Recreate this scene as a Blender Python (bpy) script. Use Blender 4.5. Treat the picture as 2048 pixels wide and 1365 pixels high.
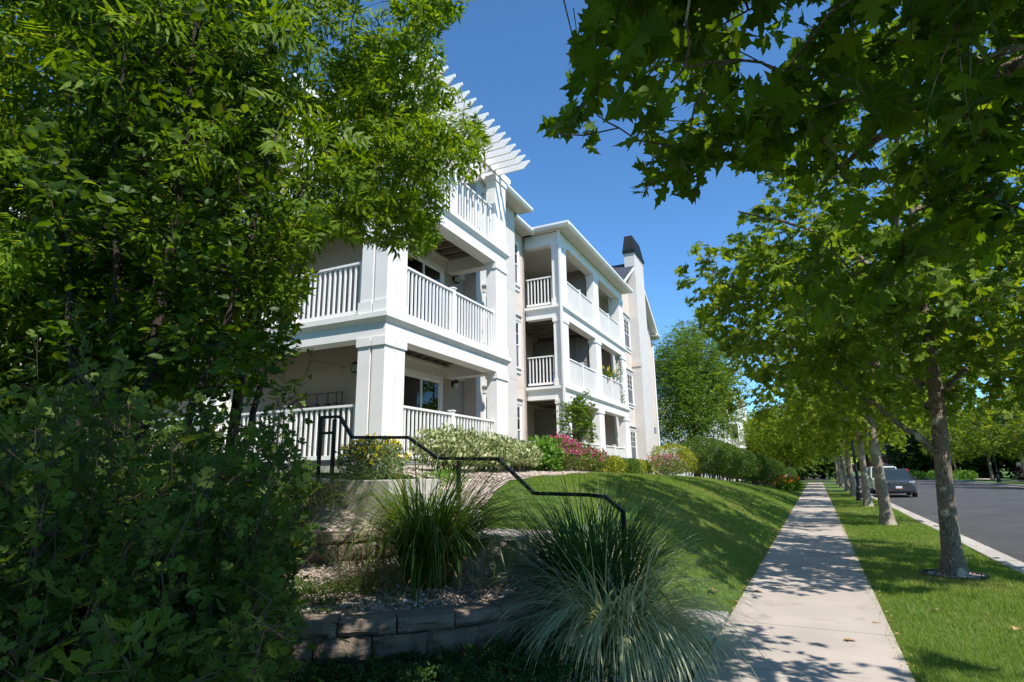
import bpy, math
import numpy as np
from mathutils import Matrix, Vector

# ------------------------------------------------------------------ camera, sky, sun, exposure
for _o in list(bpy.data.objects):
    bpy.data.objects.remove(_o)
SC = bpy.context.scene
COL = SC.collection
F_PX, YAW, PITCH, ROLL = 1154.26, 0.472057, 0.225651, -0.0143245
BANG = 0.0257675                    # the building is turned this much from the street
CAM_Z = 1.55


def cam_axes():
    cy, sy, cp, sp = math.cos(YAW), math.sin(YAW), math.cos(PITCH), math.sin(PITCH)
    fwd = np.array([-sy * cp, cy * cp, sp])
    right = np.array([cy, sy, 0.0])
    up = np.cross(right, fwd)
    cr, sr = math.cos(ROLL), math.sin(ROLL)
    return right * cr + up * sr, -right * sr + up * cr, fwd


CR, CU, CF = cam_axes()
CAMP = np.array([0, 0, CAM_Z])
cam_d = bpy.data.cameras.new("camera")
cam = bpy.data.objects.new("camera", cam_d)
COL.objects.link(cam)
cam.matrix_world = Matrix([[CR[i], CU[i], -CF[i], CAMP[i]] for i in range(3)] + [[0, 0, 0, 1]])
cam_d.sensor_width = 36
cam_d.lens = F_PX / 2048 * 36
cam_d.clip_start = 0.05
cam_d.clip_end = 3000
SC.camera = cam

SUN_EL, SUN_HX, SUN_HY = math.radians(52), 0.876, -0.482     # towards the sun
world = bpy.data.worlds.new("World")
SC.world = world
world.use_nodes = True
wn = world.node_tree
sky = wn.nodes.new("ShaderNodeTexSky")
sky.sky_type = 'NISHITA'
sky.sun_disc = False
sky.sun_elevation = SUN_EL
sky.sun_rotation = math.atan2(SUN_HX, SUN_HY)
sky.air_density = 1.0
sky.dust_density = 0.1
sky.ozone_density = 2.0
sky.altitude = 1400
wn.nodes["Background"].inputs["Strength"].default_value = 0.12
tint = wn.nodes.new("ShaderNodeMixRGB")
tint.blend_type = 'MULTIPLY'
tint.inputs["Fac"].default_value = 1.0
tint.inputs[2].default_value = (0.62, 1.00, 1.24, 1)      # the deep blue of a clear high-altitude sky
wn.links.new(sky.outputs[0], tint.inputs[1])
wn.links.new(tint.outputs[0], wn.nodes["Background"].inputs["Color"])
sun_d = bpy.data.lights.new("sun", 'SUN')
sun_d.energy = 4.6
sun_d.angle = math.radians(0.5)
sun_d.color = (1.0, 0.955, 0.89)
sun = bpy.data.objects.new("sun", sun_d)
COL.objects.link(sun)
_sv = Vector((SUN_HX * math.cos(SUN_EL), SUN_HY * math.cos(SUN_EL), math.sin(SUN_EL)))
sun.rotation_euler = _sv.to_track_quat('Z', 'Y').to_euler()
SC.view_settings.view_transform = 'Standard'
SC.view_settings.look = 'None'
SC.view_settings.exposure = 0.68
SC.view_settings.gamma = 1.0
try:
    SC.cycles.max_bounces = 8
    SC.cycles.transparent_max_bounces = 8
except Exception:
    pass


def proj(P):
    """where a point of the place shows in the photograph (for shaping crowns)"""
    q = np.asarray(P, float) - CAMP
    z = q @ CF
    zz = np.where(np.abs(z) < 1e-4, 1e-4, z)
    return np.stack([1024 + F_PX * (q @ CR) / zz, 682.5 - F_PX * (q @ CU) / zz, z], -1)


def in_poly(x, y, poly):
    ins = np.zeros(len(x), bool)
    n = len(poly)
    for i in range(n):
        x1, y1 = poly[i]
        x2, y2 = poly[(i + 1) % n]
        c = ((y1 > y) != (y2 > y)) & (x < (x2 - x1) * (y - y1) / ((y2 - y1) or 1e-9) + x1)
        ins ^= c
    return ins


# ------------------------------------------------------------------ helpers
def link(o, parent=None):
    COL.objects.link(o)
    if parent is not None:
        o.parent = parent
    return o


def tag(o, label=None, cat=None, group=None, kind=None):
    if label: o["label"] = label
    if cat: o["category"] = cat
    if group: o["group"] = group
    if kind: o["kind"] = kind
    return o


def thing(name, loc, label, cat, group=None, rz=0.0):
    o = bpy.data.objects.new(name, None)
    o.empty_display_size = 0.1
    COL.objects.link(o)
    o.location = loc
    o.rotation_euler = (0, 0, rz)
    return tag(o, label, cat, group)


def copy_tree(o, parent=None):
    c = o.copy()
    COL.objects.link(c)
    if parent is not None:
        c.parent = parent
    for ch in list(o.children):
        copy_tree(ch, c)
    return c


def mesh_np(name, V, faces_flat, sizes, mat, parent=None, smooth=False, attrs=None):
    """one mesh object from flat numpy arrays"""
    me = bpy.data.meshes.new(name)
    V = np.asarray(V, np.float32)
    me.vertices.add(len(V))
    me.vertices.foreach_set("co", V.ravel())
    ff = np.asarray(faces_flat, np.int32).ravel()
    sizes = np.asarray(sizes, np.int32)
    me.loops.add(len(ff))
    me.loops.foreach_set("vertex_index", ff)
    me.polygons.add(len(sizes))
    st = np.zeros(len(sizes), np.int32)
    st[1:] = np.cumsum(sizes)[:-1]
    me.polygons.foreach_set("loop_start", st)
    me.polygons.foreach_set("loop_total", sizes)
    if smooth:
        me.polygons.foreach_set("use_smooth", np.ones(len(sizes), bool))
    for k, arr in (attrs or {}).items():
        a = me.attributes.new(k, 'FLOAT', 'POINT')
        a.data.foreach_set("value", np.asarray(arr, np.float32))
    me.update(calc_edges=True)
    me.validate()
    mats = mat if isinstance(mat, (list, tuple)) else [mat]
    for m in mats:
        me.materials.append(m)
    return link(bpy.data.objects.new(name, me), parent)


class MB:
    """collects simple solids, links them as one mesh"""
    def __init__(self):
        self.v, self.f, self.m = [], [], []
        self.n = 0
        self.mi = 0

    def add(self, verts, faces):
        self.v.extend([tuple(map(float, p)) for p in verts])
        self.f.extend([tuple(i + self.n for i in fc) for fc in faces])
        self.m.extend([self.mi] * len(faces))
        self.n += len(verts)
        return self

    def box(self, x0, x1, y0, y1, z0, z1):
        x0, x1 = min(x0, x1), max(x0, x1)
        y0, y1 = min(y0, y1), max(y0, y1)
        z0, z1 = min(z0, z1), max(z0, z1)
        return self.add([(x0, y0, z0), (x1, y0, z0), (x1, y1, z0), (x0, y1, z0), (x0, y0, z1), (x1, y0, z1), (x1, y1, z1), (x0, y1, z1)],
                        [(0, 3, 2, 1), (4, 5, 6, 7), (0, 1, 5, 4), (1, 2, 6, 5), (2, 3, 7, 6), (3, 0, 4, 7)])

    def hexa(self, lo, hi):
        """lo, hi: 4 points each, counter-clockwise seen from above"""
        return self.add(list(lo) + list(hi), [(0, 3, 2, 1), (4, 5, 6, 7), (0, 1, 5, 4), (1, 2, 6, 5), (2, 3, 7, 6), (3, 0, 4, 7)])

    def prism(self, pts, ax, lo, hi):
        """extrude a polygon of 2D points along axis ax (0,1,2)"""
        def p3(p, t):
            return (t, p[0], p[1]) if ax == 0 else (p[0], t, p[1]) if ax == 1 else (p[0], p[1], t)
        n = len(pts)
        vs = [p3(p, lo) for p in pts] + [p3(p, hi) for p in pts]
        fs = [tuple(range(n))[::-1], tuple(range(n, 2 * n))] + [(i, (i + 1) % n, n + (i + 1) % n, n + i) for i in range(n)]
        return self.add(vs, fs)

    def lathe(self, prof, c=(0, 0, 0), seg=12):
        vs, fs = [], []
        for r, z in prof:
            for k in range(seg):
                t = 2 * math.pi * k / seg
                vs.append((c[0] + r * math.cos(t), c[1] + r * math.sin(t), c[2] + z))
        for i in range(len(prof) - 1):
            for k in range(seg):
                a, b = i * seg + k, i * seg + (k + 1) % seg
                fs.append((a, b, b + seg, a + seg))
        fs.append(tuple(range(seg))[::-1])
        fs.append(tuple(range((len(prof) - 1) * seg, len(prof) * seg)))
        return self.add(vs, fs)

    def tube(self, path, r, seg=6):
        V, Fc = tube_np(np.asarray(path, float), r, seg)
        return self.add(V, [tuple(q) for q in Fc] + [tuple(range(seg))[::-1], tuple(range(len(V) - seg, len(V)))])

    def build(self, name, mat, parent=None, smooth=False, bevel=0.0, seg=2):
        me = bpy.data.meshes.new(name)
        me.from_pydata(self.v, [], self.f)
        for m in (mat if isinstance(mat, (list, tuple)) else [mat]):
            me.materials.append(m)
        if isinstance(mat, (list, tuple)):
            me.polygons.foreach_set("material_index", self.m)
        if smooth:
            me.polygons.foreach_set("use_smooth", [True] * len(self.f))
        me.update()
        o = link(bpy.data.objects.new(name, me), parent)
        if bevel:
            b = o.modifiers.new("bevel", 'BEVEL')
            b.width = bevel
            b.segments = seg
            b.limit_method = 'ANGLE'
        return o


def tube_np(P, r, seg=6):
    n = len(P)
    r = np.broadcast_to(np.asarray(r, float), (n,))
    T = np.gradient(P, axis=0)
    T /= np.linalg.norm(T, axis=1, keepdims=True) + 1e-9
    ref = np.array([0.31, 0.17, 0.93]) if abs(T[0] @ np.array([0.31, 0.17, 0.93])) < 0.93 else np.array([0.9, -0.4, 0.1])
    A = np.cross(T, ref)
    A /= np.linalg.norm(A, axis=1, keepdims=True) + 1e-9
    Bv = np.cross(T, A)
    t = np.arange(seg) * 2 * math.pi / seg
    V = P[:, None] + r[:, None, None] * (np.cos(t)[None, :, None] * A[:, None] + np.sin(t)[None, :, None] * Bv[:, None])
    i = np.arange(n - 1)[:, None] * seg
    k = np.arange(seg)[None, :]
    k2 = (k + 1) % seg
    Fc = np.stack([i + k, i + k2, i + seg + k2, i + seg + k], -1).reshape(-1, 4)
    return V.reshape(-1, 3), Fc


class Tubes:
    def __init__(self):
        self.V, self.F, self.n = [], [], 0

    def add(self, P, r, seg=6):
        V, Fc = tube_np(np.asarray(P, float), r, seg)
        self.V.append(V)
        self.F.append(Fc + self.n)
        self.n += len(V)

    def build(self, name, mat, parent=None):
        Fc = np.concatenate(self.F)
        return mesh_np(name, np.concatenate(self.V), Fc, np.full(len(Fc), 4), mat, parent, smooth=True)


def nrm(a):
    return a / (np.linalg.norm(a, axis=-1, keepdims=True) + 1e-9)


# ------------------------------------------------------------------ leaf shapes: unit length along y, face up +z
def fan(outline, c, fold=0.0, curl=0.0):
    pts = [c] + outline
    V = np.array([(x, y, fold * abs(x) - curl * (y ** 2)) for x, y in pts], float)
    n = len(outline)
    Fc = np.array([(0, 1 + i, 1 + (i + 1) % n) for i in range(n)])
    return V, Fc


def mirror(half):
    """outline from the stalk up the right side to the tip; mirrored down the left"""
    return half + [(-x, y) for x, y in half[::-1] if abs(x) > 1e-6]


SYC = fan(mirror([(0, 0), (0.14, -0.09), (0.33, -0.05), (0.50, 0.07), (0.36, 0.15), (0.33, 0.22), (0.50, 0.27), (0.74, 0.46), (0.50, 0.47), (0.40, 0.52),
                  (0.27, 0.47), (0.25, 0.60), (0.36, 0.70), (0.17, 0.78), (0.09, 0.90), (0, 1.08)]), (0, 0.30), 0.16, 0.14)
SYC_S = fan(mirror([(0, 0), (0.48, 0.04), (0.33, 0.20), (0.74, 0.46), (0.27, 0.45), (0.34, 0.70), (0, 1.05)]), (0, 0.30), 0.15, 0.12)
SUMAC = fan(mirror([(0, 0), (0.10, 0.14), (0.30, 0.10), (0.36, 0.20), (0.50, 0.25), (0.46, 0.37), (0.50, 0.47), (0.36, 0.50), (0.15, 0.40), (0.20, 0.58), (0.32, 0.66),
                    (0.26, 0.76), (0.28, 0.88), (0.14, 0.90), (0, 1.02)]), (0, 0.34), 0.16, 0.10)
LANCE = (np.array([(0, 0, 0), (0.17, 0.35, 0.05), (0, 1, -0.10), (-0.17, 0.35, 0.05), (0, 0.4, 0)], float), np.array([(0, 1, 4), (1, 2, 4), (2, 3, 4), (3, 0, 4)]))
OVAL = (np.array([(0, 0, 0), (0.26, 0.3, 0.06), (0.24, 0.68, 0.04), (0, 1, -0.10), (-0.24, 0.68, 0.04), (-0.26, 0.3, 0.06), (0, 0.5, -0.02)], float),
        np.array([(0, 1, 6), (1, 2, 6), (2, 3, 6), (3, 4, 6), (4, 5, 6), (5, 0, 6)]))
DIAM = (np.array([(0, 0, 0), (0.3, 0.5, 0.07), (0, 1, -0.05), (-0.3, 0.5, 0.07)], float), np.array([(0, 1, 2), (0, 2, 3)]))


def compound(pairs=3, ll=0.42):
    V, Fc, n = [], [], 0
    lv, lf = LANCE
    for k in range(pairs):
        y = 0.22 + 0.52 * k / max(pairs - 1, 1)
        for s in (-1, 1):
            an = s * math.radians(58 - 8 * k)
            ca, sa = math.cos(an), math.sin(an)
            w = lv * ll
            V.append(np.stack([w[:, 0] * ca + w[:, 1] * sa, y - w[:, 0] * sa + w[:, 1] * ca, w[:, 2] - 0.25 * w[:, 1]], -1))
            Fc.append(lf + n)
            n += len(lv)
    V.append(lv * ll * 1.05 + np.array([0, 0.70, 0]))
    Fc.append(lf + n)
    n += len(lv)
    V.append(np.array([(-0.008, 0, 0), (0.008, 0, 0), (0, 0.75, 0)]))
    Fc.append(np.array([(0, 1, 2)]) + n)
    return np.concatenate(V), np.concatenate(Fc)


ASH = compound()


_lr = np.random.default_rng(999)


def vein_of(tm):
    """1 on the ribs from the leaf's middle to its lobe tips, 0 between them"""
    tv = tm[0]
    n = len(tv)
    r = np.linalg.norm(tv[:, :2] - tv[0, :2], axis=1)
    v = np.zeros(n)
    v[0] = 1
    for i in range(1, n):
        a, b = r[i - 1] if i > 1 else r[n - 1], r[i + 1] if i < n - 1 else r[1]
        if r[i] > a and r[i] > b and r[i] > 0.35:
            v[i] = 1
    v[1] = 1
    return v


def leaf_mesh(name, P, D, N, S, tm, mat, parent=None, veins=False):
    tv, tf = tm
    P = np.asarray(P, float)
    D = nrm(np.asarray(D, float))
    N = np.asarray(N, float)
    N = nrm(N - (N * D).sum(-1, keepdims=True) * D)
    Bv = np.cross(D, N)
    S = np.broadcast_to(np.asarray(S, float), (len(P),))
    V = P[:, None] + S[:, None, None] * (tv[None, :, 0:1] * Bv[:, None] + tv[None, :, 1:2] * D[:, None] + tv[None, :, 2:3] * (N * _lr.uniform(-0.3, 2.4, (len(P), 1)))[:, None])
    n, k = len(P), len(tv)
    Fc = (tf[None] + (np.arange(n) * k)[:, None, None]).reshape(-1, 3)
    at = {"vein": np.tile(vein_of(tm), n)} if veins else None
    return mesh_np(name, V.reshape(-1, 3), Fc, np.full(len(Fc), 3), mat, parent, attrs=at)


# ------------------------------------------------------------------ materials
def new_mat(name):
    m = bpy.data.materials.new(name)
    m.use_nodes = True
    return m, m.node_tree.nodes, m.node_tree.links, m.node_tree.nodes["Principled BSDF"]


def ramp(nodes, stops):
    r = nodes.new("ShaderNodeValToRGB")
    e = r.color_ramp.elements
    while len(e) < len(stops):
        e.new(0.5)
    for i, (p, c) in enumerate(stops):
        e[i].position = p
        e[i].color = (*c, 1) if len(c) == 3 else c
    return r


def surf(name, c, rough=0.7, var=0.12, scale=3.0, bump=0.0, bscale=40.0, c2=None, spec=0.3, detail=6, metal=0.0, stain=None, island=0.0):
    """painted, stone or stucco surface with soft variation and fine bump"""
    m, N, L, P = new_mat(name)
    tc = N.new("ShaderNodeTexCoord")
    no = N.new("ShaderNodeTexNoise")
    no.inputs["Scale"].default_value = scale
    no.inputs["Detail"].default_value = detail
    L.new(tc.outputs["Object"], no.inputs["Vector"])
    c2 = c2 or tuple(x * (1 - var * 2) for x in c)
    r = ramp(N, [(0.30, c2), (0.70, c)])
    L.new(no.outputs["Fac"], r.inputs["Fac"])
    out = r.outputs["Color"]
    if stain:
        n2 = N.new("ShaderNodeTexNoise")
        n2.inputs["Scale"].default_value = stain[1]
        n2.inputs["Detail"].default_value = 8
        n2.inputs["Roughness"].default_value = 0.7
        L.new(tc.outputs["Object"], n2.inputs["Vector"])
        r2 = ramp(N, [(stain[2], (0, 0, 0)), (stain[2] + 0.12, (1, 1, 1))])
        L.new(n2.outputs["Fac"], r2.inputs["Fac"])
        mx = N.new("ShaderNodeMixRGB")
        L.new(r2.outputs["Color"], mx.inputs["Fac"])
        L.new(out, mx.inputs[1])
        mx.inputs[2].default_value = (*stain[0], 1)
        out = mx.outputs[0]
    if island:
        gi = N.new("ShaderNodeNewGeometry")
        ri = ramp(N, [(0.0, (1 - island,) * 3), (1.0, (1.0, 1.0, 1.0))])
        L.new(gi.outputs["Random Per Island"], ri.inputs["Fac"])
        mi = N.new("ShaderNodeMixRGB")
        mi.blend_type = 'MULTIPLY'
        mi.inputs["Fac"].default_value = 1.0
        L.new(out, mi.inputs[1])
        L.new(ri.outputs["Color"], mi.inputs[2])
        out = mi.outputs[0]
    L.new(out, P.inputs["Base Color"])
    P.inputs["Roughness"].default_value = rough
    P.inputs["Specular IOR Level"].default_value = spec
    P.inputs["Metallic"].default_value = metal
    if bump:
        nb = N.new("ShaderNodeTexNoise")
        nb.inputs["Scale"].default_value = bscale
        nb.inputs["Detail"].default_value = 4
        L.new(tc.outputs["Object"], nb.inputs["Vector"])
        b = N.new("ShaderNodeBump")
        b.inputs["Strength"].default_value = bump
        b.inputs["Distance"].default_value = 0.02
        L.new(nb.outputs["Fac"], b.inputs["Height"])
        L.new(b.outputs[0], P.inputs["Normal"])
    return m


def leafm(name, c1, c2, trans=0.45, tcol=None, rough=0.45, spec=0.35, c3=None, attr=None, acol=None, patch=None):
    """leaf: colour varies from leaf to leaf; light passes through"""
    m, N, L, P = new_mat(name)
    g = N.new("ShaderNodeNewGeometry")
    stops = [(0.0, c1), (0.8, c2)] + ([(1.0, c3)] if c3 else [])
    r = ramp(N, stops)
    L.new(g.outputs["Random Per Island"], r.inputs["Fac"])
    col = r.outputs["Color"]
    if attr:
        at = N.new("ShaderNodeAttribute")
        at.attribute_name = attr
        pw = N.new("ShaderNodeMath")
        pw.operation = 'POWER'
        pw.inputs[1].default_value = 9.0 if attr == "vein" else 1.0
        L.new(at.outputs["Fac"], pw.inputs[0])
        mx = N.new("ShaderNodeMixRGB")
        L.new(pw.outputs[0], mx.inputs["Fac"])
        L.new(col, mx.inputs[1])
        mx.inputs[2].default_value = (*acol, 1)
        col = mx.outputs[0]
    if patch:
        gp = N.new("ShaderNodeTexNoise")
        gp.inputs["Scale"].default_value = patch[1]
        gp.inputs["Detail"].default_value = 5
        L.new(g.outputs["Position"], gp.inputs["Vector"])
        r3 = ramp(N, [(0.48, (0, 0, 0)), (0.72, (1, 1, 1))])
        L.new(gp.outputs["Fac"], r3.inputs["Fac"])
        m3 = N.new("ShaderNodeMixRGB")
        L.new(r3.outputs["Color"], m3.inputs["Fac"])
        L.new(col, m3.inputs[1])
        m3.inputs[2].default_value = (*patch[0], 1)
        col = m3.outputs[0]
    L.new(col, P.inputs["Base Color"])
    P.inputs["Roughness"].default_value = rough
    P.inputs["Specular IOR Level"].default_value = spec
    t = N.new("ShaderNodeBsdfTranslucent")
    hs = N.new("ShaderNodeMixRGB")
    hs.blend_type = 'MULTIPLY'
    hs.inputs["Fac"].default_value = 1.0
    L.new(col, hs.inputs[1])
    hs.inputs[2].default_value = (*(tcol or (1.7, 1.6, 0.5)), 1)
    L.new(hs.outputs[0], t.inputs["Color"])
    mix = N.new("ShaderNodeMixShader")
    mix.inputs[0].default_value = trans
    L.new(P.outputs[0], mix.inputs[1])
    L.new(t.outputs[0], mix.inputs[2])
    L.new(mix.outputs[0], N["Material Output"].inputs["Surface"])
    return m


M = {}
M["white"] = surf("white_paint", (0.81, 0.795, 0.765), 0.5, 0.04, 1.5, 0.10, 45, stain=((0.62, 0.59, 0.54), 3.2, 0.61))
M["white_worn"] = surf("weathered_white_paint", (0.80, 0.79, 0.77), 0.55, 0.04, 2, 0.1, 60, stain=((0.42, 0.38, 0.34), 7.0, 0.70))
M["stucco_pink"] = surf("pink_stucco", (0.63, 0.545, 0.475), 0.9, 0.05, 1.2, 0.35, 140)
M["stucco_grey"] = surf("grey_stucco", (0.60, 0.565, 0.525), 0.9, 0.05, 1.0, 0.35, 140, stain=((0.62, 0.53, 0.48), 0.7, 0.58))
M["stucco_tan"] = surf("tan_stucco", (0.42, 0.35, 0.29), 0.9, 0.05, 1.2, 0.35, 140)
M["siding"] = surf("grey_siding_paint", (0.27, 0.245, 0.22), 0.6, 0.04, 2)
M["soffit"] = surf("soffit_vinyl", (0.66, 0.62, 0.55), 0.6, 0.05, 4)
M["joist_pale"] = surf("pale_timber", (0.34, 0.29, 0.24), 0.8, 0.12, 5)
M["joist"] = surf("brown_timber", (0.15, 0.095, 0.07), 0.8, 0.25, 5, 0.2, 60)
M["shingle"] = surf("dark_shingle", (0.065, 0.068, 0.085), 0.9, 0.25, 8, 0.5, 60)
M["cap"] = surf("dark_metal", (0.014, 0.016, 0.020), 0.6, 0.1, 4, spec=0.2)
M["black"] = surf("black_paint", (0.006, 0.006, 0.007), 0.42, 0.1, 6, 0.06, 80, spec=0.4)
M["concrete"] = surf("walk_concrete", (0.46, 0.395, 0.335), 0.85, 0.09, 1.3, 0.35, 160, stain=((0.30, 0.25, 0.205), 1.7, 0.57), island=0.14)
M["concrete_step"] = surf("step_concrete", (0.42, 0.385, 0.345), 0.85, 0.10, 2.0, 0.25, 120, stain=((0.25, 0.23, 0.21), 3.0, 0.60))
M["kerb"] = surf("kerb_concrete", (0.46, 0.42, 0.37), 0.85, 0.09, 2.0, 0.2, 90, stain=((0.27, 0.225, 0.18), 3.0, 0.56), island=0.15)
M["asphalt"] = surf("asphalt", (0.072, 0.069, 0.067), 0.85, 0.10, 0.5, 0.5, 220, stain=((0.105, 0.100, 0.097), 0.8, 0.54))
M["soil"] = surf("dark_soil", (0.045, 0.035, 0.026), 0.95, 0.25, 6, 0.6, 40)
M["lawn"] = surf("lawn_turf", (0.105, 0.165, 0.032), 0.95, 0.14, 4, 0.7, 120, c2=(0.065, 0.125, 0.020))
M["gravelbed"] = surf("pale_gravel_bed", (0.52, 0.42, 0.36), 0.95, 0.2, 40, 0.8, 60)
M["block"] = surf("split_face_block", (0.205, 0.160, 0.120), 0.95, 0.16, 6, 0.9, 55, detail=9)
M["capstone"] = surf("cap_stone", (0.235, 0.185, 0.142), 0.95, 0.12, 6, 0.8, 60, detail=9)
M["glass"] = None
M["metalgrey"] = surf("grey_metal", (0.28, 0.28, 0.28), 0.5, 0.08, 4, metal=0.3)
M["pipe"] = surf("grey_pipe_paint", (0.16, 0.14, 0.12), 0.6, 0.1, 6)
M["dark"] = surf("dark_room", (0.03, 0.03, 0.03), 0.9, 0.1, 2)
M["screen"] = surf("insect_screen", (0.14, 0.14, 0.15), 0.7, 0.08, 3)
M["blind"] = surf("window_blind", (0.55, 0.58, 0.52), 0.6, 0.05, 2)
M["curtain"] = surf("pale_curtain", (0.55, 0.56, 0.58), 0.8, 0.05, 2)
M["tyre"] = surf("tyre_rubber", (0.018, 0.018, 0.018), 0.8, 0.1, 8)
M["rim"] = surf("wheel_metal", (0.35, 0.35, 0.36), 0.35, 0.05, 4, metal=0.7)


def glass_mat():
    m, N, L, P = new_mat("window_glass")
    fr = N.new("ShaderNodeFresnel")
    fr.inputs["IOR"].default_value = 1.75
    gl = N.new("ShaderNodeBsdfGlossy")
    gl.inputs["Roughness"].default_value = 0.015
    tr = N.new("ShaderNodeBsdfTransparent")
    tr.inputs["Color"].default_value = (0.62, 0.72, 0.68, 1)
    mx = N.new("ShaderNodeMixShader")
    L.new(fr.outputs[0], mx.inputs[0])
    L.new(tr.outputs[0], mx.inputs[1])
    L.new(gl.outputs[0], mx.inputs[2])
    L.new(mx.outputs[0], N["Material Output"].inputs["Surface"])
    return m


M["glass"] = glass_mat()


def bark_mat(name, base, dark, pale, patch=0.60, scale=9.0):
    m, N, L, P = new_mat(name)
    tc = N.new("ShaderNodeTexCoord")
    mp = N.new("ShaderNodeMapping")
    mp.inputs["Scale"].default_value = (1, 1, 0.32)
    L.new(tc.outputs["Object"], mp.inputs["Vector"])
    vo = N.new("ShaderNodeTexVoronoi")
    vo.feature = 'DISTANCE_TO_EDGE'
    vo.inputs["Scale"].default_value = scale * 3.2
    no0 = N.new("ShaderNodeTexNoise")
    no0.inputs["Scale"].default_value = 7
    L.new(mp.outputs[0], no0.inputs["Vector"])
    ad = N.new("ShaderNodeVectorMath")
    ad.operation = 'MULTIPLY_ADD'
    ad.inputs[1].default_value = (0.25, 0.25, 0.25)
    L.new(no0.outputs["Color"], ad.inputs[0])
    L.new(mp.outputs[0], ad.inputs[2])
    L.new(ad.outputs[0], vo.inputs["Vector"])
    r = ramp(N, [(0.0, dark), (0.16, base)])
    L.new(vo.outputs["Distance"], r.inputs["Fac"])
    no = N.new("ShaderNodeTexNoise")
    no.inputs["Scale"].default_value = scale * 0.35
    no.inputs["Detail"].default_value = 5
    L.new(tc.outputs["Object"], no.inputs["Vector"])
    r2 = ramp(N, [(patch, (0, 0, 0)), (patch + 0.05, (1, 1, 1))])
    L.new(no.outputs["Fac"], r2.inputs["Fac"])
    mx = N.new("ShaderNodeMixRGB")
    L.new(r2.outputs["Color"], mx.inputs[0])
    L.new(r.outputs["Color"], mx.inputs[1])
    mx.inputs[2].default_value = (*pale, 1)
    L.new(mx.outputs[0], P.inputs["Base Color"])
    P.inputs["Roughness"].default_value = 0.9
    b = N.new("ShaderNodeBump")
    b.inputs["Strength"].default_value = 0.8
    b.inputs["Distance"].default_value = 0.03
    L.new(vo.outputs["Distance"], b.inputs["Height"])
    L.new(b.outputs[0], P.inputs["Normal"])
    return m


M["bark_scaly"] = bark_mat("scaly_grey_bark", (0.25, 0.185, 0.125), (0.05, 0.035, 0.025), (0.42, 0.36, 0.26), 0.58, 11)
M["bark_pale"] = bark_mat("pale_smooth_bark", (0.27, 0.215, 0.155), (0.17, 0.13, 0.09), (0.36, 0.31, 0.23), 0.55, 5)
M["bark_dark"] = surf("dark_bark", (0.055, 0.04, 0.032), 0.9, 0.3, 14, 0.6, 40)
M["twig"] = surf("grey_twig", (0.11, 0.085, 0.055), 0.9, 0.2, 10)

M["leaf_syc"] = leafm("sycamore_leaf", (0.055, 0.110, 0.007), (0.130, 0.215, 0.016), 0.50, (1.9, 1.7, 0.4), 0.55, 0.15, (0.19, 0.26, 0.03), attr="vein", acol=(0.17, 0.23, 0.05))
M["leaf_syc_shaded"] = leafm("shaded_sycamore_leaf", (0.036, 0.082, 0.006), (0.085, 0.160, 0.012), 0.50, (2.1, 1.9, 0.4), 0.55, 0.15, (0.13, 0.20, 0.02), attr="vein", acol=(0.12, 0.185, 0.035))  # darker copy of the sycamore leaf, the crown's shade put into its colour
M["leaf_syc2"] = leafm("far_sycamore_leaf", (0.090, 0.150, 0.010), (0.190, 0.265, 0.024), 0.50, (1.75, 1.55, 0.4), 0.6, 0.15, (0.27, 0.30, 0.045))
M["leaf_ash"] = leafm("ash_leaf", (0.065, 0.130, 0.006), (0.140, 0.235, 0.013), 0.48, (1.9, 1.65, 0.4), 0.5, 0.18, (0.20, 0.27, 0.025))
M["leaf_dark"] = leafm("glossy_dark_leaf", (0.026, 0.060, 0.005), (0.064, 0.124, 0.009), 0.44, (2.0, 1.8, 0.4), 0.45, 0.2, (0.13, 0.19, 0.02))
M["leaf_bush"] = leafm("lobed_bush_leaf", (0.030, 0.066, 0.009), (0.074, 0.128, 0.016), 0.40, (1.8, 1.6, 0.5), 0.6, 0.10, (0.15, 0.20, 0.05), attr="vein", acol=(0.11, 0.155, 0.05))
M["leaf_hedge"] = leafm("hedge_leaf", (0.045, 0.098, 0.012), (0.105, 0.172, 0.026), 0.30, (1.5, 1.4, 0.6), 0.6, 0.15)
M["leaf_hedge2"] = leafm("dark_hedge_leaf", (0.034, 0.078, 0.010), (0.085, 0.145, 0.022), 0.28, (1.5, 1.4, 0.6), 0.6, 0.15)
M["leaf_yellow"] = leafm("golden_leaf", (0.13, 0.17, 0.010), (0.32, 0.33, 0.03), 0.35, (1.3, 1.3, 0.5), 0.5, 0.3)
M["leaf_vari"] = leafm("variegated_leaf", (0.10, 0.17, 0.035), (0.46, 0.47, 0.25), 0.30, (1.2, 1.2, 0.7), 0.55, 0.3, (0.62, 0.60, 0.40))
M["leaf_bright"] = leafm("bright_leaf", (0.07, 0.17, 0.02), (0.14, 0.27, 0.03), 0.40, (1.5, 1.5, 0.5), 0.5, 0.3)
M["leaf_spirea"] = leafm("spirea_leaf", (0.07, 0.12, 0.02), (0.16, 0.21, 0.04), 0.35, (1.4, 1.3, 0.5), 0.5, 0.3, (0.26, 0.14, 0.06))
M["leaf_silver"] = leafm("silver_green_leaf", (0.09, 0.14, 0.055), (0.17, 0.22, 0.10), 0.35, (1.3, 1.4, 0.7), 0.5, 0.3)
M["leaf_mid"] = leafm("mid_green_leaf", (0.062, 0.125, 0.009), (0.130, 0.215, 0.020), 0.42, (1.7, 1.5, 0.4), 0.6, 0.15)
M["leaf_purple"] = leafm("barberry_leaf", (0.035, 0.010, 0.012), (0.085, 0.025, 0.025), 0.3, (1.6, 0.9, 0.7), 0.5, 0.3)
M["leaf_cover"] = leafm("ground_cover_leaf", (0.020, 0.055, 0.010), (0.050, 0.105, 0.020), 0.3, (1.6, 1.7, 0.6), 0.45, 0.35)
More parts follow.
